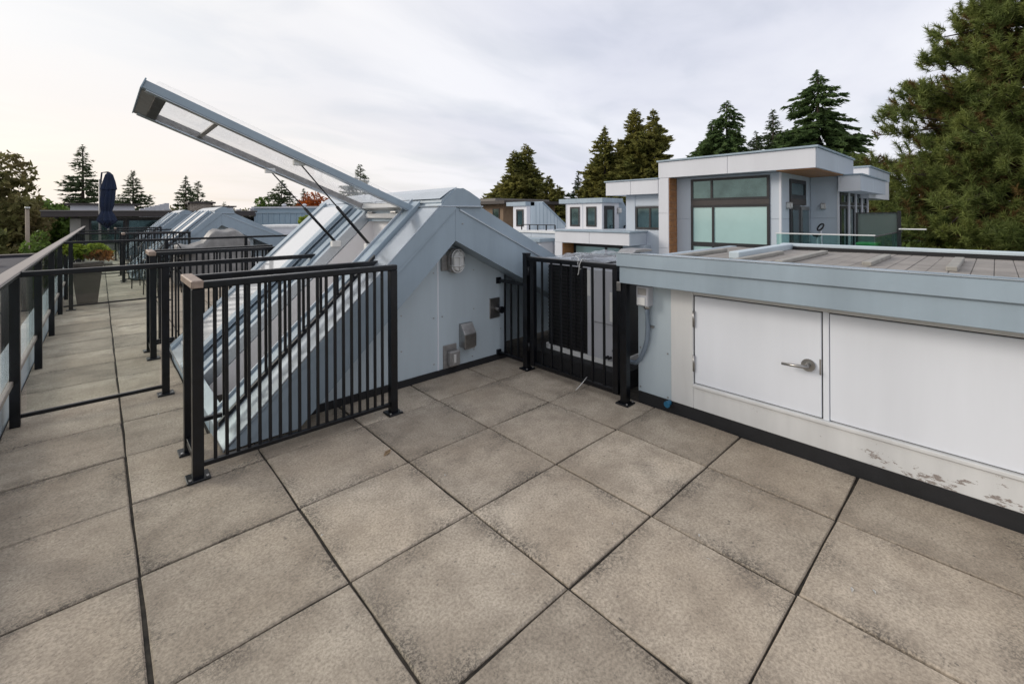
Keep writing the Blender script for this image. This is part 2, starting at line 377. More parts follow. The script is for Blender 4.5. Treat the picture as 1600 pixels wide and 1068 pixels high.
def skylight(Y0, label, full, lid_open):
    """Y0: front rake plane; symmetric about Y0+1.42; parts written in world coordinates"""
    dy = Y0 - 1.44
    s = thing('ridge_skylight', label, 'skylight', (1.9, Y0 + 1.42, 0), 'ridge skylights along the roof deck')
    def yy(a): return a + dy
    Yend = 4.28
    # gable wall panels with a seam strip
    for (xa, xb) in ((.98, 2.108), (2.122, 2.93)):
        top = lambda x: min(1.226 + .93 * (x - 2.153), 1.226 - .49 * (x - 2.153)) + .02
        pts = [(xa, .03), (xb, .03), (xb, top(xb))]
        if xa < 2.153 < xb: pts.append((2.153, top(2.153)))
        pts.append((xa, max(.06, top(xa))))
        MB().prism(pts, 'y', yy(1.66), yy(1.70)).obj('wall_panel', 'bluepanel', s)
    box('seam_strip', 'white', s, 2.106, 2.124, yy(1.655), yy(1.68), .03, 1.19)
    box('base_strip', 'membrane', s, .95, 2.95, yy(1.645), yy(1.71), -.02, .055)
    MB().prism([(2.93, .03), (4.3, .03), (4.3, .60), (2.93, .86)], 'y', yy(2.0), yy(2.04)).obj('wall_panel', 'bluepanel', s)
    MB().box(2.912, 2.93, yy(1.66), yy(2.04), .03, .85).obj('wall_panel', 'bluepanel', s)
    if full:
        for (x, z) in ((2.07, .93), (2.07, .53), (2.07, .12), (2.16, .53), (2.52, .92), (2.52, .55), (2.52, .16), (2.86, .30), (1.75, .30), (1.75, .6), (2.50, .10), (2.23, 1.37)):
            MB().tube([(x, yy(1.656 if z < 1.3 else 1.432), z), (x, yy(1.664 if z < 1.3 else 1.45), z)], .006, 8).obj('screw', 'steel', s)
    # rake fascias (front and back), two boards each side
    for (ya, yb, w0) in ((1.44, 1.66, 1), (Yend - .22, Yend, 0)):
        fr = yy(ya); bk = yy(yb)
        lo = lambda x: .728 + .9025 * (x - 1.606); fo = lambda x: .988 + .925 * (x - 1.607)
        xb0 = .43
        MB().prism([(.87, .02), (2.155, lo(2.155)), (2.155, fo(2.155) + .0), (.545, .02)], 'y', fr + .0, bk).obj('rake_board', 'blue', s)
        MB().prism([(.547, .024), (2.155, fo(2.155) + .004), (2.155, zl(2.155) - .012), (xb0, zl(xb0) - .012), (xb0, .024)], 'y', fr - .012 if w0 else fr, bk if w0 else bk + .012).obj('rake_board', 'blue', s)
        rl = lambda x: 1.226 - .505 * (x - 2.153); rf = lambda x: 1.517 - .4665 * (x - 2.155); re = lambda x: 1.526 - .50 * (x - 2.433)
        MB().prism([(2.157, 1.224), (4.4, rl(4.4)), (4.4, rf(4.4)), (2.157, 1.515)], 'y', fr, bk).obj('rake_board', 'blue', s)
        MB().prism([(2.157, 1.519), (4.4, rf(4.4) + .004), (4.4, re(4.4)), (2.433, 1.526), (2.157, 1.526)], 'y', fr + .014 if w0 else fr, bk if w0 else bk - .014).obj('rake_board', 'blue', s)
        MB().prism([(2.20, rf(2.2) - .012), (4.4, rf(4.4) - .012), (4.4, rf(4.4) + .004), (2.20, rf(2.2) + .004)], 'y', fr - .010 if w0 else fr, bk if w0 else bk + .01).obj('drip_edge', 'bright', s)
    # right hand roof sheet
    MB().prism([(2.2, 1.50), (4.4, re(4.4) - .04), (4.4, re(4.4) - .005), (2.433, 1.521), (2.2, 1.60)], 'y', yy(1.70), yy(Yend - .26)).obj('roof_sheet', 'blue', s)
    # ridge cap
    prof = [(2.004, 1.528), (2.012, 1.545), (2.004, 1.556), (2.016, 1.580), (2.106, 1.648), (2.18, 1.680), (2.206, 1.676), (2.236, 1.682), (2.307, 1.652), (2.426, 1.588), (2.434, 1.560), (2.426, 1.548), (2.438, 1.528)]
    MB().prism(prof, 'y', yy(1.435), yy(Yend + .005)).obj('ridge_cap', 'blue', s)
    MB().prism([(prof[0][0] - .002, 1.585), (2.104, 1.652), (2.18, 1.684), (2.18, 1.690), (2.10, 1.657), (2.0, 1.587)], 'y', yy(1.45), yy(Yend - .01)).obj('cap_flashing', 'bright', s)
    MB().box(1.965, 2.455, yy(1.425), yy(Yend + .015), 1.516, 1.527, bev=.002).obj('cap_lip', 'bright', s)
    # left slope
    XB, XT = .43, 1.985
    slab('flashing_strip', 'bright', s, XB, XT, yy(1.43), yy(1.715), -.012, .004)
    slab('flashing_strip', 'bright', s, XB, XT, yy(Yend - .275), yy(Yend + .01), -.012, .004)
    slab('cover_strip', 'bright', s, XB, XT, yy(2.735), yy(2.985), -.012, .02)
    slab('cover_strip', 'blue', s, XB, XT, yy(2.80), yy(2.92), .0201, .045)
    for ya in (1.715, 2.715, 2.985, Yend - .295): slab('gutter', 'membrane', s, XB, XT, yy(ya), yy(ya + .02), -.06, -.03)
    for k, (ya, yb) in enumerate(((1.735, 2.715), (3.005, Yend - .295))):
        ya, yb = yy(ya), yy(yb)
        slab('curb', 'blue', s, XB, XT, ya, ya + .13, -.05, .05)
        slab('curb', 'blue', s, XB, XT, yb - .11, yb, -.05, .05)
        slab('curb_edge', 'bright', s, XB, XT, ya + .1301, ya + .150, -.05, .078)
        slab('curb_edge', 'bright', s, XB, XT, yb - .130, yb - .1101, -.05, .078)
        slab('curb', 'blue', s, XB, XB + .07, ya + .150, yb - .13, -.05, .05)
        slab('curb', 'blue', s, XT - .09, XT - .001, ya + .1502, yb - .1302, -.05, .06)
        # white lined shaft
        for yw in (ya + .135, yb - .115 - .03):
            MB().prism([(XB + .05, -1.2), (XT - .03, -1.2), (XT - .03, zl(XT - .03) - .052), (XB + .05, zl(XB + .05) - .052)], 'y', yw, yw + .01).obj('shaft_lining', 'plaster', s)
        MB().box(XT - .045, XT - .035, ya + .1455, yb - .1455, -1.2, 1.42).obj('shaft_lining', 'plaster', s)
        MB().box(XB + .05, XT - .05, ya + .1455, yb - .1455, -1.22, -1.2).obj('shaft_floor', 'plaster', s)
        if lid_open and k == 0: continue
        ld = slab('hatch_lid', 'bright', s, XB - .02, XT - .05, ya + .03, yb - .03, .079, .10)
        slab('pane', 'skylight', ld, XB + .05, XT - .09, ya + .16, yb - .16, .1001, .112)
        for o in ld.children: o.location = (0, 0, 0)
        for (a0, a1) in ((ya + .028, ya + .155), (yb - .155, yb - .028)):
            o = slab('lid_bar', 'blue', ld, XB - .02, XT - .05, a0, a1, .1001, .135); o.location = (0, 0, 0)
    return s

sk1 = skylight(1.44, 'blue-grey ridge skylight with its glass hatch propped wide open', True, True)
sk2 = skylight(11.5, 'blue-grey ridge skylight with closed hatches behind the covered barbecue', False, False)
sk3 = skylight(18.2, 'blue-grey ridge skylight farthest along the walkway, before the brown-eaved house', False, False)

# the propped lid of the near skylight, with its gas struts
def lid(par):
    hx, hz = 1.925, 1.495; ang = math.atan2(2.245 - hz, hx - .085); Ln = math.hypot(2.245 - hz, hx - .085)
    y0, y1 = 1.785, 2.68
    def tf(m):   # local: x along lid from hinge, y, z = thickness (up)
        return Matrix.Translation((hx, 0, hz)) @ Matrix.Rotation(math.pi, 4, 'Z') @ Matrix.Rotation(-ang, 4, 'Y')
    Mx = tf(0)
    def P(name, mat, p, a, b, c, d, e, f_, bev=.002):
        mb = MB().box(a, b, -d, -c, e, f_, bev=bev, rot=Mx)     # rotated half turn about z: y flips
        o = mb.obj(name, mat)
        world_parent(o, par)
        if p is not par: o.parent = p; o.location = (0, 0, 0)
        return o
    L = P('hatch_lid', 'blue', par, 0, Ln, y0, y0 + .05, -.012, .040)
    P('dome', 'domeglass', L, .06, Ln - .05, y0 + .012, y1 - .03, .0405, .075, bev=.012)
    P('lid_lip', 'bright', L, .02, Ln - .02, y0 + .002, y0 + .06, -.02, -.0122)
    P('lid_bar', 'lampsteel', L, 0, Ln, y1 - .055, y1, -.015, .040)
    P('lid_lip', 'bright', L, .02, Ln - .02, y1 - .085, y1 - .012, -.025, -.0152)
    P('lid_bar', 'lampsteel', L, Ln - .075, Ln - .001, y0 + .056, y1 - .056, -.016, .040)
    P('gasket', 'black', L, Ln - .135, Ln - .0752, y0 + .058, y1 - .058, -.02, .03)
    P('end_trim', 'teal', L, Ln, Ln + .008, y0 - .01, y1 + .005, -.02, .05)
    P('lid_bar', 'whitetrim', L, .0, .09, y0 + .056, y1 - .056, -.012, .040)
    P('cross_bar', 'lampsteel', L, Ln * .775, Ln * .775 + .028, y0 + .056, y1 - .056, 0, .026)
    P('pane', 'lidglass', L, .09, Ln - .135, y0 + .051, y1 - .057, .028, .036, bev=0)
    for yb in (y0 + .16, y1 - .26): P('hinge_plate', 'steel', L, -.05, .06, yb, yb + .10, -.05, -.0345)
    MB().box(hx - .06, hx + .05, y0 + .06, y1 - .06, hz - .075, hz - .03, bev=.004).obj('hinge_housing', 'whitetrim', par)
    for (yl, yt, xl, zlw) in ((1.935, 1.84, 1.596, 1.20), (2.56, 2.625, 1.545, 1.20)):
        a = Vector((xl, yl, zlw)); b = Vector((1.01, yt, hz + (hx - 1.01) * math.tan(ang) - .03)); m = a.lerp(b, .5)
        st = MB().tube([a, m], .0125, 10).obj('gas_strut', 'black', par)
        rod = MB().tube([m, b], .0055, 8).obj('strut_rod', 'steel' if yl < 0 else 'black', par); rod.parent = st; rod.location = (0, 0, 0)
        br = MB().box(b.x - .05, b.x + .03, yt - .02, yt + .02, b.z - .012, b.z + .03, bev=.003).obj('strut_bracket', 'sticker', par); br.parent = st; br.location = (0, 0, 0)
        br = MB().box(a.x - .03, a.x + .05, yl - .02, yl + .035, a.z - .05, a.z + .005, bev=.003).obj('strut_bracket', 'sticker', par); br.parent = st; br.location = (0, 0, 0)
lid(sk1)

# ------------------------------------------------------------------ railings
def base_plate(p, x, y, s=.055):
    box('base_plate', 'black', p, x - s, x + s, y - s, y + s, 0, .012)
    for a in (-1, 1):
        MB().tube([(x + a * s * .72, y - s * .7, .01), (x + a * s * .72, y - s * .7, .022)], .008, 6).obj('bolt', 'steel', p)
def box_guard(ya, yb, label, mirror=False):
    """low picket guard round the foot of a skylight: dense front run at ya, stepped run at yb on the slope"""
    g = thing('picket_guard', label, 'railing', (.28, ya, 0), 'picket guards at the skylight feet')
    d = 1 if yb > ya else -1
    xr = 1.462
    for (x, y) in ((.282, ya), (xr, ya), (.287, yb)):
        bar('post', 'black', g, x, y, 0, 1.045, .052); base_plate(g, x, y)
    tr = MB().box(.254, xr + .028, ya - .028, ya + .028, 1.045, 1.085, bev=.006).obj('top_rail', 'black', g)
    MB().box(.252, .312, min(ya, yb) - .03, max(ya, yb) + .03, 1.047, 1.092, bev=.006).obj('end_cap', 'caplit', g)  # end of the guard, its warm-lit look put into the colour
    MB().box(.312, 1.535, yb - .024, yb + .024, 1.046, 1.084, bev=.006).obj('top_rail', 'black', g)
    MB().box(.308, xr - .026, ya - .014, ya + .014, .058, .082, bev=.002).obj('bottom_rail', 'black', g)
    MB().box(.27, .30, min(ya, yb) + .026, max(ya, yb) - .026, .06, .10, bev=.002).obj('bottom_rail', 'black', g)
    n = 19
    for k in range(n):
        bar('picket', 'black', g, .308 + (k + 1) * (xr - .334) / (n + 1), ya, .08, 1.047, .017)
    # sloped lower rail of the stepped run
    MB().prism([(.44, .105), (1.50, zl(1.50) + .045), (1.50, zl(1.50) + .075), (.44, .135)], 'y', yb - .014, yb + .014).obj('sloped_rail', 'black', g)
    MB().box(.31, .46, yb - .014, yb + .014, .165, .19, bev=.002).obj('bottom_rail', 'black', g)
    for k in range(9):
        x = .35 + k * .122
        bar('picket', 'black', g, x, yb, max(.17, .105 + (x - .44) * .965), 1.047, .017)
    return g
box_guard(1.26, 1.632, 'black picket guard beside the open hatch, its end cap coloured as if warmly sunlit')
box_guard(4.46, 4.09, 'black picket guard on the neighbour side of the glass divider')
box_guard(11.3, 11.68, 'black picket guard at the foot of the skylight behind the barbecue')
box_guard(18.0, 18.4, 'black picket guard at the foot of the farthest skylight')

def divider(y, x1, label, posts, mid=.27):
    g = thing('glass_divider', label, 'railing', (-.5, y, 0), 'glass dividers across the walkway')
    MB().box(-.525, x1, y - .024, y + .024, 1.03, 1.068, bev=.006).obj('top_rail', 'black', g)
    MB().box(-.525, mid, y - .014, y + .014, .055, .08, bev=.002).obj('bottom_rail', 'black', g)
    for x in posts:
        bar('post', 'black', g, x, y, 0, 1.032, .05); base_plate(g, x, y)
    MB().box(-.49, mid - .03, y - .004, y + .004, .09, 1.03).obj('glass_panel', 'railglass', g)
    return g
divider(2.86, 1.50, 'clear glass divider with black top rail just past the open hatch', [.28])
divider(8.02, 2.9, 'clear glass divider with black top rail in front of the brown planter', [-.44, .744, 1.95], .744)
divider(12.95, 1.52, 'clear glass divider halfway along the skylight behind the barbecue', [.28])
divider(15.6, 2.9, 'clear glass divider near the folded navy umbrella', [-.44, .744], .744)

# parapet glass railing along the walkway
struct(MB().box(-.78, -.603, -4.4, 23.9, -.45, .20, bev=.004).obj('parapet_curb', 'bluepanel'))
pr = thing('glass_railing', 'long glass railing with flat weathered top rail along the walkway edge', 'railing', (-.56, 2.86, 0))
MB().box(-.592, -.512, -4.4, 23.8, 1.04, 1.066, bev=.004).obj('top_rail', 'black', pr)
MB().box(-.592, -.512, -4.4, 23.8, 1.0662, 1.078, bev=.004).obj('rail_lit_top', 'railtop', pr)  # weathered plate, paler than the black sides to paint the lit top
MB().box(-.580, -.550, -4.4, 23.8, .29, .325, bev=.004).obj('bottom_rail', 'railtop', pr)
k = 0; py = 2.86 - 4 * 1.62
while py < 23.8:
    bar('post', 'black', pr, -.545, py, 0, 1.042, .052)
    if py + 1.62 < 23.9: MB().box(-.572, -.562, py + .03, py + 1.59, .33, 1.04).obj('glass_panel', 'railglass', pr)
    py += 1.62

# gate in front of the air conditioner
gt = thing('picket_gate', 'black picket gate tied with white string in front of the air conditioner', 'gate', (2.83, .7, 0))
GX = 2.832
for y in (1.252, .186):
    bar('post', 'black', gt, GX, y, 0, 1.075 if y > 1 else 1.0, .054); base_plate(gt, GX, y)
MB().box(GX - .03, GX + .03, 1.222, 1.282, 1.075, 1.088, bev=.003).obj('post_cap', 'black', gt)
for y in (1.165, .262): bar('gate_stile', 'black', gt, GX, y, .055, 1.03, .045)
MB().box(GX - .026, GX + .026, .24, 1.222, 1.018, 1.058, bev=.006).obj('top_rail', 'black', gt)
MB().box(GX - .014, GX + .014, .285, 1.142, .058, .088, bev=.002).obj('bottom_rail', 'black', gt)
for k in range(7): bar('picket', 'black', gt, GX, 1.165 - (k + 1) * .1125, .08, 1.02, .017)
for z in (.22, .92): MB().tube([(GX - .012, 1.212, z - .04), (GX - .012, 1.212, z + .04)], .014, 10).obj('hinge', 'black', gt)
MB().box(GX - .04, GX - .028, .20, .235, .86, .93, bev=.003).obj('latch', 'steel', gt)
fr = thing('infill_railing', 'short low black railing between the gable wall and the gate post', 'railing', (2.83, 1.45, 0))
MB().box(GX - .018, GX + .018, 1.28, 1.655, .775, .805, bev=.003).obj('top_rail', 'black', fr)
MB().box(GX - .014, GX + .014, 1.28, 1.655, .055, .08, bev=.002).obj('bottom_rail', 'black', fr)
for y in (1.37, 1.47, 1.56): bar('picket', 'black', fr, GX, y, .078, .778, .017)
MB().box(GX - .03, GX + .02, 1.64, 1.662, .76, .82).obj('wall_bracket', 'black', fr)
MB().box(GX - .03, GX + .02, 1.64, 1.662, .04, .10).obj('wall_bracket', 'black', fr)
def tie(pts, name, label):
    return tag(MB().tube(pts, .003, 6).obj(name, 'string'), label, 'string')
loop = [(GX + .02 + .035 * math.sin(t * 1.1), .60 + .02 * math.cos(t * 1.7) - t * .004, 1.07 - .03 * (t > 3) + .012 * math.sin(t * 2)) for t in np.linspace(0, 6, 16)]
loop = [(3.3, .95, 1.062), (3.0, .80, 1.075), (2.88, .70, 1.085), (2.84, .64, 1.075), (2.795, .61, 1.04), (2.80, .60, .99), (2.84, .60, 1.0), (2.87, .595, 1.06), (2.82, .585, 1.078), (2.795, .59, 1.04), (2.797, .605, .96), (2.79, .608, .945)]
tie(loop, 'string', 'white string looped over the top rail of the gate')
tie([(2.81, .56, .085), (2.85, .565, .10), (2.80, .575, .06), (2.76, .585, .03), (2.74, .60, .006)], 'string', 'loose white string end tied to the bottom rail of the gate')

# ------------------------------------------------------------------ fittings on the gable wall
wl_ = thing('bulkhead_lamp', 'oval caged bulkhead lamp under the peak of the gable wall', 'lamp', (2.25, 1.66, 1.03))
def stadium(cx, cz, w, h, n=10):
    r = w / 2; s = h / 2 - r
    return [(cx + r * math.cos(a), cz + s + r * math.sin(a)) for a in np.linspace(0, math.pi, n)] + [(cx + r * math.cos(a), cz - s + r * math.sin(a)) for a in np.linspace(math.pi, 2 * math.pi, n)]
MB().box(2.145, 2.24, 1.635, 1.661, .945, 1.085, bev=.004).obj('mounting_box', 'lampsteel', wl_)
MB().prism(stadium(2.272, 1.03, .150, .225), 'y', 1.60, 1.661).obj('lamp_base', 'lampsteel', wl_)
MB().prism(stadium(2.272, 1.03, .112, .185), 'y', 1.545, 1.60, bev=.012).obj('lamp_glass', 'lens', wl_)
ring = [(x, 1.565, z) for x, z in stadium(2.272, 1.03, .135, .208, 8)]; ring.append(ring[0])
MB().tube(ring, .006, 6).obj('cage', 'whitetrim', wl_)
for z in (.99, 1.07): MB().tube([(2.205, 1.60, z), (2.208, 1.545, z), (2.272, 1.530, z), (2.336, 1.545, z), (2.339, 1.60, z)], .005, 6).obj('cage', 'whitetrim', wl_)
MB().tube([(2.272, 1.60, .93), (2.272, 1.545, .94), (2.272, 1.528, 1.03), (2.272, 1.545, 1.12), (2.272, 1.60, 1.13)], .005, 6).obj('cage', 'whitetrim', wl_)
vh = thing('vent_hood', 'stainless sloped vent hood low on the gable wall', 'vent', (2.41, 1.66, .33))
MB().prism([(1.661, .22), (1.661, .435), (1.63, .435), (1.565, .345), (1.565, .22)], 'x', 2.345, 2.48, bev=.004).obj('hood', 'steel', vh)
MB().box(2.355, 2.47, 1.575, 1.60, .205, .2195).obj('flap', 'lampsteel', vh)
oc = thing('outlet_cover', 'grey weatherproof outlet cover near the bottom of the gable wall', 'outlet', (2.23, 1.66, .16))
MB().box(2.165, 2.31, 1.648, 1.661, .055, .265, bev=.003).obj('plate', 'lampsteel', oc)
MB().box(2.20, 2.315, 1.59, 1.648, .075, .215, bev=.012).obj('cover', 'lampsteel', oc)
MB().box(2.235, 2.262, 1.583, 1.5905, .11, .185, bev=.002).obj('latch', 'lens', oc)
ht = thing('hose_tap', 'hose tap on a steel plate at the right of the gable wall', 'tap', (2.78, 1.66, .52))
MB().box(2.715, 2.845, 1.650, 1.661, .42, .62, bev=.003).obj('plate', 'steel', ht)
MB().tube([(2.785, 1.65, .515), (2.785, 1.57, .515)], .02, 10).obj('spout', 'steel', ht)
MB().tube([(2.785, 1.57, .515), (2.785, 1.545, .515)], .034, 10).obj('cap', 'black', ht)
MB().tube([(2.785, 1.61, .515), (2.785, 1.61, .56)], .010, 8).obj('stem', 'black', ht)

# ------------------------------------------------------------------ air conditioner behind the gate
ac = thing('air_conditioner', 'grey outdoor air conditioner with black coil guard behind the gate', 'air conditioner', (3.45, .86, 0))
MB().box(3.0, 3.95, .33, 1.40, -.04, .145, bev=.01).obj('base_pad', 'membrane', ac)
def rrect(x0, x1, y0, y1, r, n=4):
    pts = []
    for cx, cy, a0 in ((x1 - r, y1 - r, 0), (x0 + r, y1 - r, 90), (x0 + r, y0 + r, 180), (x1 - r, y0 + r, 270)):
        for k in range(n + 1): a = R(a0 + 90 * k / n); pts.append((cx + r * math.cos(a), cy + r * math.sin(a)))
    return pts
MB().prism(rrect(3.095, 3.88, .45, 1.285, .06), 'z', .145, .185).obj('base_pan', 'sticker', ac)
MB().prism(rrect(3.12, 3.86, .47, 1.265, .05), 'z', .185, .965).obj('coil', 'acblack', ac)
MB().prism(rrect(3.10, 3.88, .45, 1.285, .06), 'z', .965, 1.0).obj('top_panel', 'acgrey', ac)
MB().lathe([(.30, 1.0), (.30, 1.022), (.27, 1.03), (.05, 1.035)], 24, (3.49, .87)).obj('fan_guard', 'acblack', ac)
for k in range(22):
    z = .205 + k * .0345
    MB().prism(rrect(3.115, 3.865, .755, 1.270, .05, 3), 'z', z, z + .008).obj('louvre', 'frame', ac)
for y in np.arange(.80, 1.26, .0925): MB().box(3.1, 3.107, y - .003, y + .003, .19, .965).obj('guard_bar', 'frame', ac)
MB().box(3.096, 3.15, .685, .750, .185, .965, bev=.004).obj('corner_post', 'acgrey', ac)
MB().box(3.090, 3.16, .452, .683, .50, .965, bev=.006).obj('service_panel', 'acgrey', ac)
MB().box(3.103, 3.16, .470, .683, .185, .498, bev=.004).obj('lower_panel', 'acgrey', ac)
MB().box(3.0865, 3.0899, .475, .502, .53, .78).obj('sticker', 'sticker', ac)
MB().box(3.0925, 3.0958, .712, .745, .72, .95).obj('sticker', 'sticker', ac)
for y in (.50, .53): MB().tube([(3.10, y, .22), (3.06, y, .22)], .012, 8).obj('pipe_valve', 'membrane', ac)
# plastic sheet on it
NX = 14; Vs = []; Fs = []
for i in range(NX):
    for j in range(NX):
        Vs.append((2.99 + i * .075, .36 + j * .065, 1.045 + .018 * math.sin(i * .9 + j * .5) * math.cos(j * .8) + random.uniform(-.008, .008)))
for i in range(NX - 1):
    for j in range(NX - 1): a = i * NX + j; Fs.append((a, a + NX, a + NX + 1, a + 1))
sh = link('plastic_sheet', np_mesh('plastic_sheet', Vs, Fs), 'plastic'); sm = sh.modifiers.new('t', 'SOLIDIFY'); sm.thickness = .002
for p in sh.data.polygons: p.use_smooth = True
tag(sh, 'crumpled clear plastic sheet lying on top of the air conditioner', 'plastic sheet')

# ------------------------------------------------------------------ storage cabinet
cb = thing('storage_cabinet', 'long low rooftop storage cabinet with white doors and blue-grey fascia', 'cabinet', (3.6, -1.2, 0))
CX = 2.955
MB().box(2.942, 4.9, -3.6, .14, -.04, .085, bev=.003).obj('base_curb', 'membrane', cb)
MB().box(CX + .03, 4.88, -3.58, .13, .085, 1.058).obj('carcass', 'plaster', cb)
MB().box(CX - .004, CX + .030, -.128, .145, .07, .93, bev=.002).obj('side_panel', 'bluepanel', cb)
for y, z in ((.125, .12), (.125, .42), (-.10, .42), (-.10, .10), (.125, .8)): MB().tube([(CX - .008, y, z), (CX, y, z)], .006, 8).obj('screw', 'steel', cb)
MB().box(CX - .012, CX + .030, -.295, -.1285, .085, .93, bev=.003).obj('door_casing', 'whitetrim', cb)
MB().box(CX - .012, CX + .030, -3.58, -.2955, .085, .235, bev=.003).obj('base_board', 'flaking', cb)
MB().box(CX - .026, CX + .030, -3.58, -.2957, .2352, .256, bev=.003).obj('sill', 'whitetrim', cb)
MB().box(CX - .010, CX + .030, -3.58, -.2957, .878, .93, bev=.003).obj('head_trim', 'whitetrim', cb)
MB().box(CX + .012, CX + .030, -3.58, -.2958, .256, .878).obj('rebate', 'frame', cb)
def cdoor(y1, y0, hinge_side, handle):
    d = MB().box(CX - .004, CX + .0118, y0, y1, .262, .870, bev=.003).obj('door', 'white', cb)
    def sub(mb, name, mat): o = mb.obj(name, mat, cb); o.parent = d; o.location = (0, 0, 0)
    if hinge_side:
        for z in (.71, .40): sub(MB().tube([(CX - .010, y1 + .004, z - .055), (CX - .010, y1 + .004, z + .055)], .009, 8), 'hinge', 'steel')
    if handle:
        sub(MB().tube([(CX - .004, y0 + .065, .553), (CX - .014, y0 + .065, .553)], .036, 20), 'rose', 'steel')
        sub(MB().tube([(CX - .012, y0 + .065, .553), (CX - .06, y0 + .065, .553)], .013, 10), 'spindle', 'steel')
        sub(MB().tube([(CX - .055, y0 + .055, .553), (CX - .06, y0 + .10, .550), (CX - .058, y0 + .19, .545)], .012, 8, .008), 'lever', 'steel')
        sub(MB().box(CX - .006, CX - .0042, y0 + .0005, y0 + .010, .51, .60), 'strike_plate', 'lampsteel')
cdoor(-.303, -1.052, True, True); cdoor(-1.092, -2.15, False, False); cdoor(-2.20, -3.5, False, False)
MB().box(CX - .008, CX + .0118, -1.090, -1.060, .2565, .877, bev=.002).obj('astragal', 'white', cb)
MB().box(CX - .008, CX + .0118, -2.198, -2.153, .2565, .877, bev=.002).obj('astragal', 'white', cb)
MB().box(CX - .008, CX + .0118, -3.579, -3.503, .2565, .877, bev=.002).obj('astragal', 'white', cb)
# fascia: two stepped boards, returning at the gate end
MB().box(2.790, 2.93, -3.6, .205, .925, 1.052, bev=.003).obj('fascia', 'blue', cb)
MB().box(2.772, 2.93, -3.6, .222, 1.0522, 1.150, bev=.004).obj('fascia', 'blue', cb)
MB().box(2.93, 4.9, .145, .205, .925, 1.052, bev=.003).obj('fascia', 'blue', cb)
MB().box(2.93, 4.9, .145, .222, 1.0522, 1.100, bev=.004).obj('fascia', 'blue', cb)
MB().box(2.768, 2.80, -3.6, .226, 1.150, 1.157, bev=.002).obj('drip_edge', 'bright', cb)
yy_ = .20; k = 0
while yy_ > -3.6:      # roof boards run away from the doors
    w = .092; MB().box(2.80, 4.80, max(yy_ - w + .002, -3.6), yy_, 1.06, 1.096 + random.uniform(-.002, .002), bev=.003).obj('roof_board', 'greyroof', cb); yy_ -= w
for (y, xa, xb) in ((-.03, 3.0, 4.15), (-.48, 3.05, 4.2), (-.73, 3.3, 4.5), (-1.16, 3.6, 4.4), (-1.56, 3.6, 4.45), (-2.0, 3.5, 4.4)):
    MB().box(xa, xb, y - .026, y + .026, 1.095, 1.124, bev=.004).obj('batten', 'batten', cb)
MB().box(3.5, 4.86, -.40, -.32, 1.095, 1.15, bev=.006).obj('flashing_arm', 'bluepanel', cb)
MB().box(4.80, 4.90, -3.6, -.30, 1.05, 1.153, bev=.005).obj('back_flashing', 'bluepanel', cb)
MB().box(4.785, 4.80, -3.6, -.41, 1.094, 1.128).obj('back_upstand', 'membrane', cb)
MB().prism([(2.78, 1.157), (3.05, 1.157), (3.05, 1.172), (2.96, 1.182), (2.82, 1.18)], 'y', .08, .215, bev=.003).obj('end_cap', 'steel', cb)
db = thing('disconnect_box', 'small grey electrical disconnect box with curved conduit beside the gate', 'electrical box', (2.93, .06, .8))
MB().box(2.875, 2.952, .015, .115, .755, .905, bev=.006).obj('enclosure', 'acgrey', db)
MB().box(2.8715, 2.8748, .03, .10, .84, .89).obj('label_plate', 'lampsteel', db)
MB().box(2.8715, 2.8748, .04, .105, .765, .82).obj('label_plate', 'sticker', db)
MB().tube([(2.915, .045, .756), (2.915, .045, .70), (2.918, .043, .60), (2.92, .050, .50), (2.925, .075, .42), (2.935, .115, .34), (2.95, .165, .29), (2.98, .26, .275), (3.06, .42, .27), (3.13, .50, .28)], .017, 10).obj('conduit', 'conduit', db)
MB().tube([(2.915, .045, .757), (2.915, .045, .735)], .024, 10).obj('fitting', 'steel', db)
MB().box(2.93, 2.952, .005, .07, .592, .608).obj('clip', 'steel', db)
tag(MB().tube([(2.935, -.122, .075), (2.90, -.122, .072)], .018, 10).tube([(2.901, -.122, .072), (2.888, -.122, .071)], .023, 10).obj('hose_bib', 'tap'), 'small blue plastic drain plug at the foot of the cabinet', 'plug')

# scraps on the deck
for (x, y, a, l, cat) in ((1.17, .78, .6, .045, 0), (1.29, .34, 1.1, .02, 1), (.62, .33, .2, .018, 1), (1.86, -.83, .4, .022, 1), (1.75, -.92, 1.9, .02, 1), (2.0, -1.36, .2, .035, 1), (2.05, -1.42, .5, .03, 1), (1.64, -.52, .9, .016, 1), (2.36, -.86, 1.4, .018, 1), (.2, 2.42, .8, .02, 1), (1.1, -.42, 2.2, .018, 1)):
    mb = MB(); c, s = math.cos(a) * l * (1 if cat == 0 else .45), math.sin(a) * l * (1 if cat == 0 else .45)
    p = [(-c, -s, .003), (-s * .35, c * .35, .009), (c, s, .004), (s * .4, -c * .4, .007)]
    mb.bm.faces.new([mb.bm.verts.new((x + q[0], y + q[1], q[2])) for q in p]); bmesh.ops.solidify(mb.bm, geom=mb.bm.faces[:], thickness=.002)
    o = mb.obj('dry_leaf' if cat == 0 else 'paint_flake', 'strawleaf' if cat == 0 else 'sticker')
    if cat == 0: tag(o, 'curled tan dry leaf on a paver joint', 'leaf')
    else: tag(o, 'tiny pale paint flake lying on the pavers', 'flake', 'paint flakes on the pavers')

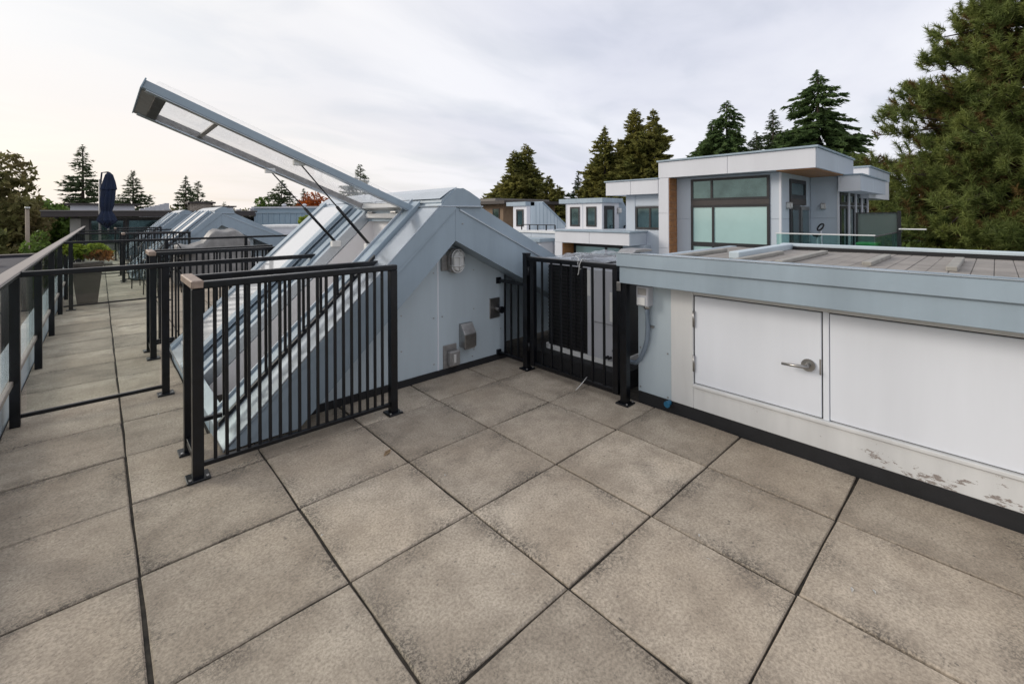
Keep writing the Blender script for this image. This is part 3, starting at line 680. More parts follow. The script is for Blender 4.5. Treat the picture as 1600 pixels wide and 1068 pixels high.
# ------------------------------------------------------------------ neighbour patio furniture
pl = thing('tapered_planter', 'tall tapered brown planter with green and russet shrub beyond the glass divider', 'planter', (-.26, 8.5, 0))
def taper(cx, cy, z0, z1, a, b):
    t = bmesh.new(); v = [t.verts.new((cx + sx * s, cy + sy * s, z)) for z, s in ((z0, a), (z1, b)) for sx, sy in ((-1, -1), (1, -1), (1, 1), (-1, 1))]
    for f in ((3, 2, 1, 0), (4, 5, 6, 7), (0, 1, 5, 4), (1, 2, 6, 5), (2, 3, 7, 6), (3, 0, 4, 7)): t.faces.new([v[i] for i in f])
    return t
mb = MB(); mb._add(taper(-.26, 8.5, 0, .66, .12, .19)); mb.obj('pot', 'planter', pl)
MB().box(-.465, -.055, 8.295, 8.705, .64, .69, bev=.006).obj('rim', 'planter', pl)

def leaf_cloud(n, centers, radii, size, flat=.0, rng=RNG):
    """n small leaf quads spread over ellipsoid clumps"""
    centers = np.asarray(centers, float); radii = np.asarray(radii, float)
    idx = rng.integers(0, len(centers), n); d = rng.normal(size=(n, 3)); d /= np.linalg.norm(d, axis=1)[:, None]
    rr = rng.uniform(.45, 1.0, (n, 1)) ** .5
    p = centers[idx] + d * rr * radii[idx]
    a = rng.normal(size=(n, 3)); a /= np.linalg.norm(a, axis=1)[:, None]
    b = np.cross(a, rng.normal(size=(n, 3))); b /= np.linalg.norm(b, axis=1)[:, None] + 1e-9
    s = size * rng.uniform(.6, 1.3, (n, 1))
    V = np.stack([p - a * s, p + b * s * .45, p + a * s, p - b * s * .45], 1).reshape(-1, 3)
    return V, np.arange(4 * n).reshape(n, 4)
def shrub(parent, name, mat, c, r, n, size, clumps=9):
    cs = [np.array(c) + np.array([random.uniform(-1, 1) * r[0] * .62, random.uniform(-1, 1) * r[1] * .62, random.uniform(-.6, 1) * r[2] * .55]) for _ in range(clumps)]
    rs = [np.array(r) * random.uniform(.35, .6) for _ in range(clumps)]
    V, F = leaf_cloud(n, cs, rs, size); o = link(name, np_mesh(name, V, F), mat); world_parent(o, parent) if parent else None
    return o
shrub(pl, 'foliage', 'lime', (-.28, 8.50, .88), (.30, .30, .16), 1700, .05)
shrub(pl, 'foliage', 'russet', (-.14, 8.40, .80), (.24, .22, .11), 420, .045)

def chair(x, y, rz, label):
    c = thing('wire_chair', label, 'chair', (x, y, 0), 'black wire patio chairs', rz)
    def part(mb, n): mb.obj(n, 'black', c, local=True)
    for sx in (-1, 1):
        part(MB().tube([(sx * .20, -.20, 0), (sx * .19, -.19, .44)], .010, 6), 'leg')
        part(MB().tube([(sx * .20, .24, 0), (sx * .19, .18, .44)], .010, 6), 'leg')
        part(MB().tube([(sx * .21, .20, .44), (sx * .24, .20, .64), (sx * .24, -.12, .66), (sx * .22, -.19, .44)], .010, 6), 'armrest')
    part(MB().tube([(-.20, .18, .44), (-.22, .24, .80), (-.12, .27, .93), (.12, .27, .93), (.22, .24, .80), (.20, .18, .44)], .011, 6), 'backrest')
    mb = MB()
    for k in range(7): mb.tube([(-.18 + k * .06, .19, .45), (-.18 + k * .06, .26, .90)], .004, 4)
    part(mb, 'back_wires')
    mb = MB()
    for k in range(9): mb.tube([(-.19 + k * .0475, -.2, .44), (-.19 + k * .0475, .19, .44)], .005, 4)
    for k in range(5): mb.tube([(-.2, -.2 + k * .1, .445), (.2, -.2 + k * .1, .445)], .005, 4)
    part(mb, 'seat')
    return c
chair(.75, 8.9, R(205), 'black wire patio chair beside the round table, facing the planter')
chair(.62, 10.2, R(-20), 'black wire patio chair near the far picket guard')
tb = thing('round_patio_table', 'round black wire patio table between the chairs', 'table', (1.0, 9.55, 0))
MB().lathe([(.40, .70), (.41, .71), (.40, .725)], 28, (1.0, 9.55)).obj('table_top', 'black', tb)
for k in range(4):
    a = k * math.pi / 2 + .4; MB().tube([(1.0 + .30 * math.cos(a), 9.55 + .30 * math.sin(a), 0), (1.0 + .08 * math.cos(a), 9.55 + .08 * math.sin(a), .36), (1.0 + .25 * math.cos(a), 9.55 + .25 * math.sin(a), .70)], .011, 6).obj('leg', 'black', tb)
bq = thing('covered_barbecue', 'barbecue under a wrinkled grey vinyl cover beside the far skylight', 'barbecue', (1.95, 9.9, 0))
t = bmesh.new(); bmesh.ops.create_cube(t, size=1); bmesh.ops.subdivide_edges(t, edges=t.edges[:], cuts=17, use_grid_fill=True)
for v in t.verts:
    x, y, z = v.co; X_ = 1.72 + x * 1.36
    top = .86 + .30 / (1 + math.exp(-(X_ - 1.55) * 22)) - .26 / (1 + math.exp(-(X_ - 2.30) * 26)) + .02 * math.sin(X_ * 19) + .015 * math.sin(y * 14)
    fold = .022 * math.sin(X_ * 31 + z * 3) + .014 * math.sin(X_ * 67 + 1) ; zf = z + .5
    v.co = Vector((X_ + random.uniform(-.004, .004) + (x * -.05 * zf), 9.9 + y * (.66 - .10 * zf) + fold * (1 if abs(y) > .49 else 0), .04 + zf * (top - .04 + (-.05 * abs(y) * 2 if zf > .9 else 0)) + random.uniform(-.004, .004)))
for f_ in t.faces: f_.smooth = True
mb = MB(); mb._add(t); mb.obj('cover', 'cover', bq)
MB().box(1.50, 2.40, 9.63, 10.17, 0, .10, bev=.01).obj('base', 'black', bq)
gb = thing('gas_bottle', 'pale propane bottle standing next to the covered barbecue', 'bottle', (2.55, 9.6, 0))
MB().lathe([(.10, 0), (.14, .03), (.15, .10), (.15, .30), (.12, .39), (.04, .43)], 18, (2.55, 9.6)).obj('tank', 'whitetrim', gb)
MB().lathe([(.075, .42), (.08, .43), (.08, .52), (.075, .53)], 14, (2.55, 9.6)).obj('collar', 'whitetrim', gb)
um = thing('cantilever_umbrella', 'folded navy patio umbrella hanging from a grey mast by the walkway railing', 'umbrella', (-.12, 16.5, 0))
MB().box(-.42, .18, 16.2, 16.8, 0, .07, bev=.01).obj('base', 'planter', um)
MB().tube([(-.10, 16.55, .06), (-.09, 16.55, 2.58)], .032, 10).obj('mast', 'lampsteel', um)
MB().tube([(-.09, 16.55, 2.3), (-.05, 16.52, 2.78), (.10, 16.46, 2.80)], .022, 8).obj('arm', 'navy', um)
prof = [(.02, 2.80), (.08, 2.72), (.13, 2.50), (.17, 2.28), (.145, 2.26), (.15, 2.0), (.14, 1.78), (.11, 1.62), (.16, 1.50), (.21, 1.34), (.18, 1.26), (.10, 1.20), (.05, 1.14)]
t = bmesh.new(); rings = []
for i, (r, z) in enumerate(prof):
    rings.append([t.verts.new((.085 + .03 * math.sin(z * 3) + r * (1 + .16 * (-1) ** q) * math.cos(2 * math.pi * q / 20), 16.46 + r * (1 + .16 * (-1) ** q) * math.sin(2 * math.pi * q / 20), z + (.03 * (-1) ** q if i > 9 else 0))) for q in range(20)])
for a, b in zip(rings, rings[1:]):
    for q in range(20): t.faces.new((a[q], a[(q + 1) % 20], b[(q + 1) % 20], b[q]))
t.faces.new(rings[0]); t.faces.new(rings[-1][::-1]); bmesh.ops.recalc_face_normals(t, faces=t.faces)
mb = MB(); mb._add(t); mb.obj('canopy', 'navy', um)
MB().tube([(.09, 16.46, 1.0), (.09, 16.46, 1.2)], .02, 8).obj('canopy_pole', 'lampsteel', um)

# ------------------------------------------------------------------ windows helper for the far houses
def window_x(par, x, y0, y1, z0, z1, pane='pane', fw=.06, mull=(), name='window'):
    """window in a wall facing -x; frame stands proud of x"""
    o = MB().box(x - .03, x + .05, y0, y0 + fw, z0, z1).box(x - .03, x + .05, y1 - fw, y1, z0, z1).box(x - .03, x + .05, y0 + fw, y1 - fw, z0, z0 + fw).box(x - .03, x + .05, y0 + fw, y1 - fw, z1 - fw, z1).obj(name, 'frame', par)
    e = sorted([y0 + fw] + [m for m in mull] + [y1 - fw])
    for m in mull: q = MB().box(x - .029, x + .05, m - fw / 2, m + fw / 2, z0 + fw, z1 - fw).obj('mullion', 'frame', par); q.parent = o; q.location = (0, 0, 0)
    for a, b in zip(e, e[1:]):
        a2 = a + (fw / 2 if a in mull else 0); b2 = b - (fw / 2 if b in mull else 0)
        q = MB().box(x - .004, x + .02, a2, b2, z0 + fw, z1 - fw).obj('pane', pane, par); q.parent = o; q.location = (0, 0, 0)
    return o
def window_y(par, y, x0, x1, z0, z1, pane='pane', fw=.06, name='window'):
    o = MB().box(x0, x0 + fw, y - .03, y + .05, z0, z1).box(x1 - fw, x1, y - .03, y + .05, z0, z1).box(x0 + fw, x1 - fw, y - .03, y + .05, z0, z0 + fw).box(x0 + fw, x1 - fw, y - .03, y + .05, z1 - fw, z1).obj(name, 'frame', par)
    q = MB().box(x0 + fw, x1 - fw, y - .004, y + .02, z0 + fw, z1 - fw).obj('pane', pane, par); q.parent = o; q.location = (0, 0, 0)
    return o
def panels_x(par, mat, x, y0, y1, z0, z1, ny, nz, gap=.012, name='cladding_panel'):
    for i in range(ny):
        for j in range(nz):
            box(name, mat, par, x - .02, x, y0 + (y1 - y0) * i / ny + gap / 2, y0 + (y1 - y0) * (i + 1) / ny - gap / 2, z0 + (z1 - z0) * j / nz + gap / 2, z0 + (z1 - z0) * (j + 1) / nz - gap / 2)
def panels_y(par, mat, y, x0, x1, z0, z1, nx, nz, gap=.012, name='cladding_panel'):
    for i in range(nx):
        for j in range(nz):
            box(name, mat, par, x0 + (x1 - x0) * i / nx + gap / 2, x0 + (x1 - x0) * (i + 1) / nx - gap / 2, y - .02, y, z0 + (z1 - z0) * j / nz + gap / 2, z0 + (z1 - z0) * (j + 1) / nz - gap / 2)

# ------------------------------------------------------------------ house with the big framed window, across the court
A = thing('framed_house', 'pale modern house with wide white roof frame, cedar soffit and large blind-covered window', 'house', (16, 4, GZ))
box('wall', 'housegrey_and_shade', A, 14.52, 22, 2.525, 6.11, GZ, 2.66)
box('wall', 'housegrey_and_shade', A, 17.47, 22, 1.73, 2.52, GZ, 2.66)
box('wall', 'housegrey_and_shade', A, 13.75, 22, -3, 2.50, GZ, -.16)
panels_x(A, 'housegrey_and_shade', 14.52, 5.22, 5.72, -.1, 2.66, 1, 2); panels_x(A, 'housegrey_and_shade', 14.52, 2.53, 2.80, -.1, 2.66, 1, 2)
panels_x(A, 'housegrey_and_shade', 14.52, 2.80, 5.22, 2.60, 2.66, 1, 1)
box('corner_trim', 'housewhite', A, 14.46, 14.53, 2.50, 2.56, -.1, 2.655)
panels_y(A, 'housegrey_and_shade', 2.525, 14.55, 17.45, -.1, 2.66, 3, 2)
panels_x(A, 'housegrey_and_shade', 17.47, 1.75, 2.50, -.1, 2.66, 1, 2)
box('corner_trim', 'housewhite', A, 17.43, 17.48, 1.70, 1.755, -.1, 2.2)
# roof frame: fascia, leg, soffit
box('roof_frame', 'housewhite', A, 14.0, 18.5, 1.531, 6.11, 2.668, 3.21)
panels_x(A, 'housewhite', 14.0, 1.53, 6.12, 2.665, 3.215, 2, 1, name='fascia_panel')
panels_y(A, 'housegrey_and_shade', 1.531, 14.0, 18.5, 2.665, 3.215, 2, 1, name='fascia_panel')  # side of the white frame: its shade is put into the grey
box('roof_edge', 'blue', A, 13.93, 18.56, 1.47, 6.16, 3.216, 3.27)
box('frame_leg', 'housewhite', A, 14.0, 14.6, 5.745, 6.11, GZ, 2.667)
panels_x(A, 'housewhite', 14.0, 5.745, 6.12, -.9, 2.662, 1, 3, name='leg_panel')
for j in range(13): box('cedar_board', 'wood', A, 14.0, 14.50, 5.72, 5.745, .0 + j * .205, .0 + j * .205 + .198)
for j in range(20): box('cedar_board', 'wood', A, 14.03 + j * .172, 14.03 + j * .172 + .165, 1.56, 2.50, 2.640, 2.667)
window_x(A, 14.50, 2.82, 5.21, 1.885, 2.585, 'pane', .07, (4.52,))
box('window_band', 'eave', A, 14.475, 14.55, 2.82, 5.21, 1.725, 1.884)
window_x(A, 14.50, 2.82, 5.21, .45, 1.724, 'blind', .07, (4.48,))
window_x(A, 14.50, 2.82, 5.21, -.1, .449, 'blind', .07, (4.48,))
window_y(A, 2.50, 15.22, 16.85, 1.90, 2.49, 'pane', .12)
box('transom', 'eave', A, 15.22, 16.85, 2.465, 2.51, 1.70, 1.899)
d = box('door', 'frame', A, 15.2, 16.13, 2.46, 2.51, -.15, 1.699); q = box('pane', 'pane', A, 15.4, 15.95, 2.452, 2.4595, .1, 1.55); q.parent = d; q.location = (0, 0, 0)
d2 = MB().box(16.2, 17.1, 2.44, 2.475, -.15, 1.66).obj('screen_door', 'steel', A)
q = box('pane', 'pane', A, 16.32, 16.98, 2.430, 2.4395, .0, 1.55); q.parent = d2; q.location = (0, 0, 0)
for (x, y, z, lab) in ((15.0, 2.47, 1.68, 'square wall lamp beside the door of the framed house'), (17.42, 2.15, 1.67, 'square wall lamp on the inner wall of the framed house patio')):
    l = thing('wall_lamp', lab, 'lamp', (x, y, z)); MB().box(x - .09, x + .09, y - .09, y + .045, z - .1, z + .1, bev=.01).obj('housing', 'steel', l); MB().box(x - .0955, x - .09, y - .06, y + .02, z - .06, z + .07).obj('lens', 'lens', l); MB().box(x - .06, x + .07, y - .0955, y - .09, z - .06, z + .07).obj('lens', 'lens', l)
# second wing with its own fascia and tall glazing
box('wing_roof', 'housewhite', A, 17.3, 21.8, 1.13, 1.70, 2.135, 2.63)
panels_x(A, 'housewhite', 17.3, 1.12, 1.70, 2.13, 2.635, 1, 1, name='fascia_panel'); panels_y(A, 'housegrey_and_shade', 1.13, 17.3, 21.8, 2.13, 2.635, 2, 1, name='fascia_panel')  # white front, grey side: shade on the side painted as colour
box('roof_edge', 'blue', A, 17.24, 21.86, 1.07, 1.72, 2.636, 2.68)
for i in range(4):
    x0 = 17.52 + i * 1.08; window_y(A, 1.70, x0, x0 + 1.0, -.1, 1.68, 'pane', .09); window_y(A, 1.70, x0, x0 + 1.0, 1.72, 2.12, 'pane', .09)
    box('mullion', 'housewhite', A, x0 + 1.0, x0 + 1.08, 1.62, 1.74, -.1, 2.125)
box('upper_wing', 'housewhite', A, 20.5, 25, 1.41, 3.0, 2.0, 3.12); box('roof_edge', 'blue', A, 20.44, 25, 1.35, 3.0, 3.121, 3.17)
panels_y(A, 'housegrey_and_shade', 1.41, 20.5, 25, 2.75, 3.12, 3, 1, name='fascia_panel')  # grey here is the painted shade of a white wing's side
# patio glass rail, screen, bin, exercise bike
rl = thing('patio_glass_rail', 'frameless green glass rail with pale cap round the framed house patio', 'railing', (13.7, 1.3, -.15))
for i in range(2): box('glass_panel', 'greenglass', rl, 13.62, 13.632, .26 + i * 1.07, .26 + i * 1.07 + 1.05, -.16, .885)
box('cap_rail', 'whitetrim', rl, 13.60, 13.652, .24, 2.40, .885, .915)
for i in range(4): box('glass_panel', 'greenglass', rl, 13.68 + i * 1.1, 13.68 + i * 1.1 + 1.07, .24, .252, -.16, .885)
box('cap_rail', 'eave', rl, 13.655, 18.1, .225, .265, .86, .886)
sc = thing('privacy_screen', 'frosted grey privacy screen in dark posts on the framed house patio', 'screen', (17, .7, -.15))
box('frosted_panel', 'screenglass', sc, 16.99, 17.01, .22, 1.14, -.1, 1.43)
box('top_bar', 'frame', sc, 16.97, 17.03, .19, 1.17, 1.43, 1.46); box('post', 'frame', sc, 16.96, 17.04, .14, .22, -.16, 1.5); box('post', 'frame', sc, 16.96, 17.04, 1.14, 1.20, -.16, 1.46)
rl2 = thing('patio_glass_rail', 'glass rail with pale cap beyond the frosted privacy screen', 'railing', (15.6, -.3, -.15))
box('glass_panel', 'railglass', rl2, 15.5, 15.512, -.50, .0, -.16, 1.0); box('cap_rail', 'whitetrim', rl2, 15.48, 15.53, -.52, .02, 1.0, 1.03)
bn = thing('green_bin', 'green plastic bin behind the glass patio rail', 'bin', (14.6, .45, -.16))
mb = MB(); mb._add(taper(14.6, .52, -.16, .62, .17, .22)); mb.obj('body', 'bin', bn); MB().box(14.36, 14.84, .29, .75, .62, .68, bev=.01).obj('lid', 'bin', bn)
eb = thing('exercise_bike', 'black exercise bike standing by the patio door of the framed house', 'exercise bike', (15.9, 1.9, -.16))
MB().box(15.5, 16.3, 1.86, 1.94, -.16, -.10, bev=.01).obj('base', 'frame', eb)
MB().tube([(15.7, 1.9, -.12), (15.65, 1.9, .75)], .03, 8).obj('seat_post', 'acgrey', eb); MB().box(15.5, 15.8, 1.81, 1.99, .75, .83, bev=.03).obj('saddle', 'frame', eb)
MB().tube([(16.15, 1.9, -.12), (16.05, 1.9, 1.0)], .03, 8).obj('handle_post', 'acgrey', eb)
MB().tube([(16.05 + .06 * math.cos(a), 1.9 + .09 * math.cos(a + .6), 1.02 + .10 * math.sin(a)) for a in np.linspace(0, 6.28, 18)], .025, 6).obj('handlebar', 'frame', eb)
MB().tube([(16.1, 1.86, .15), (16.1, 1.94, .15)], .24, 18).obj('flywheel', 'frame', eb)

# ------------------------------------------------------------------ lower house with the white balcony
B = thing('balcony_house', 'pale house with flat white fascia, square window and white balcony parapet', 'house', (15, 8, GZ))
box('wall', 'housegrey_and_shade', B, 14.5, 22, 6.13, 10.2, GZ, .80); box('wall', 'housegrey_and_shade', B, 14.32, 21, 6.13, 7.62, .801, 2.15)
panels_x(B, 'housegrey_and_shade', 14.32, 7.23, 7.62, .3, 2.13, 1, 1); panels_x(B, 'housegrey_and_shade', 14.32, 6.13, 7.22, 1.74, 2.13, 1, 1); panels_x(B, 'housegrey_and_shade', 14.32, 6.13, 7.22, -.2, .88, 1, 1)
box('roof_slab', 'housewhite', B, 14.0, 21, 6.13, 8.28, 2.152, 2.64); panels_x(B, 'housewhite', 14.0, 6.13, 8.29, 2.14, 2.645, 2, 1, name='fascia_panel')
box('roof_edge', 'blue', B, 13.94, 21, 6.13, 8.34, 2.646, 2.69)
window_x(B, 14.30, 6.16, 7.20, .90, 1.72, 'pane', .07, (6.62,))
box('balcony_parapet', 'housewhite', B, 13.22, 14.30, 6.775, 10.17, .36, .80); panels_x(B, 'housewhite', 13.22, 6.775, 10.18, .355, .80, 2, 1, name='parapet_panel'); panels_y(B, 'housegrey_and_shade', 6.775, 13.2, 14.3, .355, .80, 1, 1, name='parapet_panel')  # end panel of the white parapet greyed to carry its shade
box('parapet_cap', 'blue', B, 13.15, 14.32, 6.71, 10.22, .801, .85); 
box('balcony_leg', 'housewhite', B, 13.2, 13.9, 9.80, 10.18, GZ, .354)
for j in range(8): box('cedar_board', 'wood', B, 13.22, 13.9, 9.775, 9.80, -1.3 + j * .205, -1.3 + j * .205 + .198)
box('lower_wall', 'housegrey_and_shade', B, 13.9, 14.5, 6.6, 10.18, GZ, .354)
window_x(B, 13.88, 7.5, 9.75, -1.4, .30, 'blind', .10, (8.2,))
# roof deck behind the balcony and its little stair house
box('deck_parapet', 'housewhite', B, 14.4, 15.0, 8.4, 10.2, .801, .835)
Cc = thing('stair_house', 'small pale stair house with two windows, dark door and slanting back roof', 'stair house', (17, 11, -.15))
box('wall', 'housewhite', Cc, 16.02, 17.6, 9.93, 12.0, -.16, 1.955); box('roof_slab', 'blue', Cc, 15.92, 17.5, 9.84, 12.35, 1.956, 2.165, bev=.01)
MB().prism([(17.3, 1.95), (17.5, 2.165), (19.0, .6), (19.0, -.1), (17.3, -.1)], 'y', 9.92, 12.0).obj('slanted_roof', 'blue', Cc)
window_x(Cc, 16.02, 11.17, 11.73, .90, 1.79, 'pane', .07); window_x(Cc, 16.02, 10.24, 10.79, .90, 1.79, 'pane', .07)
dd = box('door', 'frame', Cc, 16.15, 16.86, 9.87, 9.935, -.15, 1.82); q = box('pane', 'pane', Cc, 16.3, 16.7, 9.86, 9.869, .5, 1.65); q.parent = dd; q.location = (0, 0, 0)
for y in (9.935, 11.0, 11.95): box('panel_joint', 'housegrey_and_shade', Cc, 16.008, 16.022, y - .008, y + .008, .5, 1.95)
l = thing('wall_lamp', 'round-cornered pale wall lamp beside the stair house door', 'lamp', (17.25, 9.9, 1.6)); MB().box(17.16, 17.36, 9.80, 9.931, 1.50, 1.72, bev=.03).obj('housing', 'lens', l); MB().box(17.14, 17.38, 9.90, 9.931, 1.48, 1.74).obj('back_plate', 'steel', l)
lowroof = thing('flat_roof_house', 'lower pale flat-roofed house between the balcony house and the far stair house', 'house', (16, 13, GZ))
box('wall', 'housewhite', lowroof, 14.6, 22, 10.25, 18, GZ, .62); box('parapet_cap', 'whitetrim', lowroof, 14.5, 15.0, 10.25, 18.05, .621, .72); box('roof_slab', 'blue', lowroof, 13.6, 14.55, 11.4, 14.2, .28, .42)
box('wall', 'housewhite', lowroof, 13.75, 14.55, 11.5, 14.1, GZ, .279); box('opening_shade', 'frame', lowroof, 14.55, 14.602, 10.3, 11.4, -.6, .10)  # dark plate on the wall paints the shade inside an opening
panels_x(lowroof, 'housegrey_and_shade', 14.6, 10.3, 18, .12, .60, 3, 1)
Dd = thing('stair_house', 'small stair house with one narrow window and long slanting clad side', 'stair house', (18, 16, -.15))
box('wall', 'housewhite', Dd, 17.02, 18.3, 15.64, 16.72, -.16, 1.93); box('roof_slab', 'blue', Dd, 16.9, 17.6, 15.60, 17.17, 1.931, 2.155, bev=.01)
MB().prism([(17.3, -.1), (20.2, -.1), (20.2, .85), (18.26, 2.14), (17.3, 2.15)], 'y', 15.6, 16.7).obj('slanted_side', 'bluepanel', Dd)
for i in range(7): MB().prism([(17.7 + i * .3, .0), (17.715 + i * .3, .0), (17.715 + i * .3, min(2.1, 2.12 - .665 * (17.7 + i * .3 - 18.26))), (17.7 + i * .3, min(2.1, 2.12 - .665 * (17.7 + i * .3 - 18.26)))], 'y', 15.585, 15.599).obj('cladding_rib', 'blue', Dd)
MB().prism([(18.2, 2.12), (18.26, 2.19), (20.3, .84), (20.2, .80)], 'y', 15.56, 16.74).obj('roof_edge', 'blue', Dd)
window_x(Dd, 17.02, 15.87, 16.45, .80, 1.74, 'pane', .09)
for (x, ya, yb, lab) in ((16.6, 13.2, 15.6, 'thin black deck rail in front of the slanting stair house'), (17.6, 9.1, 9.85, 'thin black deck rail beside the stair house door')):
    g = thing('deck_rail', lab, 'railing', (x, (ya + yb) / 2, -.15))
    box('top_rail', 'black', g, x - .025, x + .025, ya, yb, .90, .94); n = int((yb - ya) / .8) + 1
    for k in range(n + 1): bar('post', 'black', g, x, ya + (yb - ya) * k / n, -.15 if x > 17 else .6, .91, .05)
brn = thing('brown_house', 'brown flat-roofed house with dark eave beyond the stair houses', 'house', (21.5, 23, GZ))
box('wall', 'brown', brn, 20.6, 26, 21.6, 24.5, GZ, 2.2); box('roof_slab', 'eave', brn, 20.0, 26.5, 20.8, 25.2, 2.201, 2.42); box('parapet', 'taupe', brn, 20.4, 26, 22.2, 24.6, 2.421, 2.62)
window_x(brn, 20.58, 22.0, 22.7, 1.2, 1.9, 'pane', .06)

# ------------------------------------------------------------------ end of the walkway and the houses to its sides
E = thing('brown_eave_house', 'low house with deep dark-brown flat eave and strip windows at the end of the walkway', 'house', (3, 27, GZ))
box('wall', 'taupe', E, -1.05, 8, 26.3, 34, GZ, 1.44); box('roof_slab', 'eave', E, -1.9, 8.2, 25.2, 34.5, 1.45, 1.72, bev=.02); box('roof_edge', 'taupe', E, -1.93, 8.23, 25.17, 25.30, 1.70, 1.745)
box('end_wall', 'cream', E, -1.07, -.72, 26.27, 26.30, -1, 1.38)
for i in range(6): window_y(E, 26.28, -.45 + i * 1.3, .80 + i * 1.3, .2, 1.34, 'pane', .08)
for i in range(3): box('rafter', 'eave', E, -1.5 + i * .3, -1.42 + i * .3, 25.4, 26.3, 1.38, 1.449)
box('clerestory', 'housewhite', E, -1.1, 1.2, 27.5, 31, 1.721, 2.02); box('clerestory_roof', 'eave', E, -1.3, 1.4, 27.3, 31.2, 2.021, 2.10)
ch = thing('brick_chimney', 'wide buff brick chimney with dark cap on the brown-eaved roof', 'chimney', (4.4, 31, 1.72))
box('core', 'joint', ch, 3.83, 4.95, 30.44, 31.5, 1.70, 2.22)
for j in range(6):
    for i in range(5):
        o = i * .236 - (.118 if j % 2 else 0); a = max(3.82, 3.82 + o); b = min(4.96, 3.82 + o + .226)
        if b - a > .05: box('brick', 'brick', ch, a, b, 30.42, 30.46, 1.73 + j * .082, 1.73 + j * .082 + .072)
box('cap', 'eave', ch, 3.7, 5.08, 30.3, 31.6, 2.221, 2.32)
box('flue_box', 'housewhite', ch, 4.99, 6.1, 30.8, 31.5, 1.70, 2.02); box('cap', 'eave', ch, 5.09, 6.25, 30.7, 31.6, 2.021, 2.10)
rp = thing('rooftop_unit', 'stepped grey metal ventilation unit on the far roof', 'rooftop unit', (2.5, 36.5, 1.7))
for i in range(6): box('duct_section', 'acgrey', rp, 1.85 + i * .25, 2.10 + i * .25, 36.0, 37.2, -2, 1.98 + i * .075, bev=.01)
for (x, y, h) in ((2.6, 29, .14), (5.8, 28, .12), (6.4, 27.5, .18), (6.9, 29, .12), (7.4, 28.6, .16)):
    v = thing('roof_vent', 'small pale roof vent on the brown-eaved roof', 'vent', (x, y, 1.72), 'roof vents on the brown-eaved house'); MB().lathe([(.10, 1.71), (.10, 1.72 + h * .6), (.16, 1.72 + h * .6), (.16, 1.72 + h)], 10, (x, y)).obj('stack', 'acgrey', v)
Tt = thing('clad_house', 'blue-green house clad in vertical metal sheets behind planter shrubs', 'house', (8.5, 23, GZ))
ang = math.atan2(21.483 - 25.21, 10.112 - 6.075); L0 = math.hypot(4.04, 3.73) + 1.2
mt = Matrix.Translation((6.0, 25.3, 0)) @ Matrix.Rotation(ang, 4, 'Z')
o = MB().box(0, L0, 0, 5, GZ, 1.86, rot=mt).obj('wall', 'teal', Tt)
for i in range(22): MB().box(.1 + i * .30, .16 + i * .30, -.03, -.001, -1, 1.60, rot=mt).obj('cladding_rib', 'teal', Tt)
MB().box(-.1, L0 + .1, -.06, 5.1, 1.605, 1.66, rot=mt).obj('flashing', 'blue', Tt)
MB().box(-.1, L0 + .1, -.08, 5.1, 1.861, 1.95, rot=mt).obj('roof_edge', 'acgrey', Tt)
MB().box(1.2, 3.4, 1.5, 4, 1.951, 2.02, rot=mt).obj('roof_hatch', 'brown', Tt)
for i in range(4):
    c = mt @ Vector((1.0 + i * 1.15, 1.2, 0)); v = thing('roof_vent', 'small pale roof vent on the blue-green clad house', 'vent', (c.x, c.y, 1.95), 'roof vents on the clad house'); MB().lathe([(.09, 1.94), (.09, 2.05), (.16, 2.05), (.05, 2.14)], 10, (c.x, c.y)).obj('stack', 'acgrey', v)
wp = thing('white_parapet_wall', 'white roof parapet wall in front of the blue-green clad house', 'wall', (6, 18.5, GZ))
mt2 = Matrix.Translation((4.3, 19.2, 0)) @ Matrix.Rotation(ang, 4, 'Z')
MB().box(0, 5, 0, 2.5, GZ, .98, rot=mt2).obj('wall', 'housewhite', wp); MB().box(-.1, 5.1, -.1, 2.6, .981, 1.06, rot=mt2).obj('cap', 'whitetrim', wp)
MB().box(-.1, 2.4, -.8, -.11, .62, .70, rot=mt2).obj('ledge', 'whitetrim', wp)
for k, (a, lab) in enumerate(((.55, 'upright bamboo clump in a planter at the corner of the clad house'), (1.35, 'upright bamboo clump in a planter, middle of the three at the clad house'), (2.9, 'upright bamboo clump in a planter, set apart along the clad house'))):
    c = mt2 @ Vector((a + .5, 3.0, 0)); s_ = thing('bamboo_planter', lab, 'plant', (c.x, c.y, .6), 'bamboo planters by the clad house')
    box('pot', 'black', s_, c.x - .3, c.x + .3, c.y - .2, c.y + .2, .55, .98); shrub(s_, 'foliage', 'lime', (c.x, c.y, 1.22), (.30, .28, .42), 420, .09, 7)

# neighbour's lower roof on the left
NB = thing('flat_roof_neighbour', 'neighbouring building with dark flat roof beyond the walkway railing', 'building', (-5.5, 14, GZ))
box('wall', 'taupe', NB, -11, -2.0, 4, 23.4, GZ, -.15); box('roof', 'darkroof', NB, -11, -1.9, 3.9, 23.3, -.149, -.06)
box('parapet', 'darkroof', NB, -11, -1.8, 23.31, 23.5, -.149, .03); box('parapet_cap', 'railtop', NB, -11, -1.75, 23.28, 23.53, .031, .06)
v = thing('roof_turbine', 'pale blue finned roof ventilator on the dark flat roof', 'vent', (-2.55, 19.3, -.06))
MB().lathe([(.14, -.07), (.12, .05), (.30, .07), (.31, .10), (.14, .13), (.13, .28), (.10, .30)], 16, (-2.75, 19.3)).obj('stack', 'teal', v)

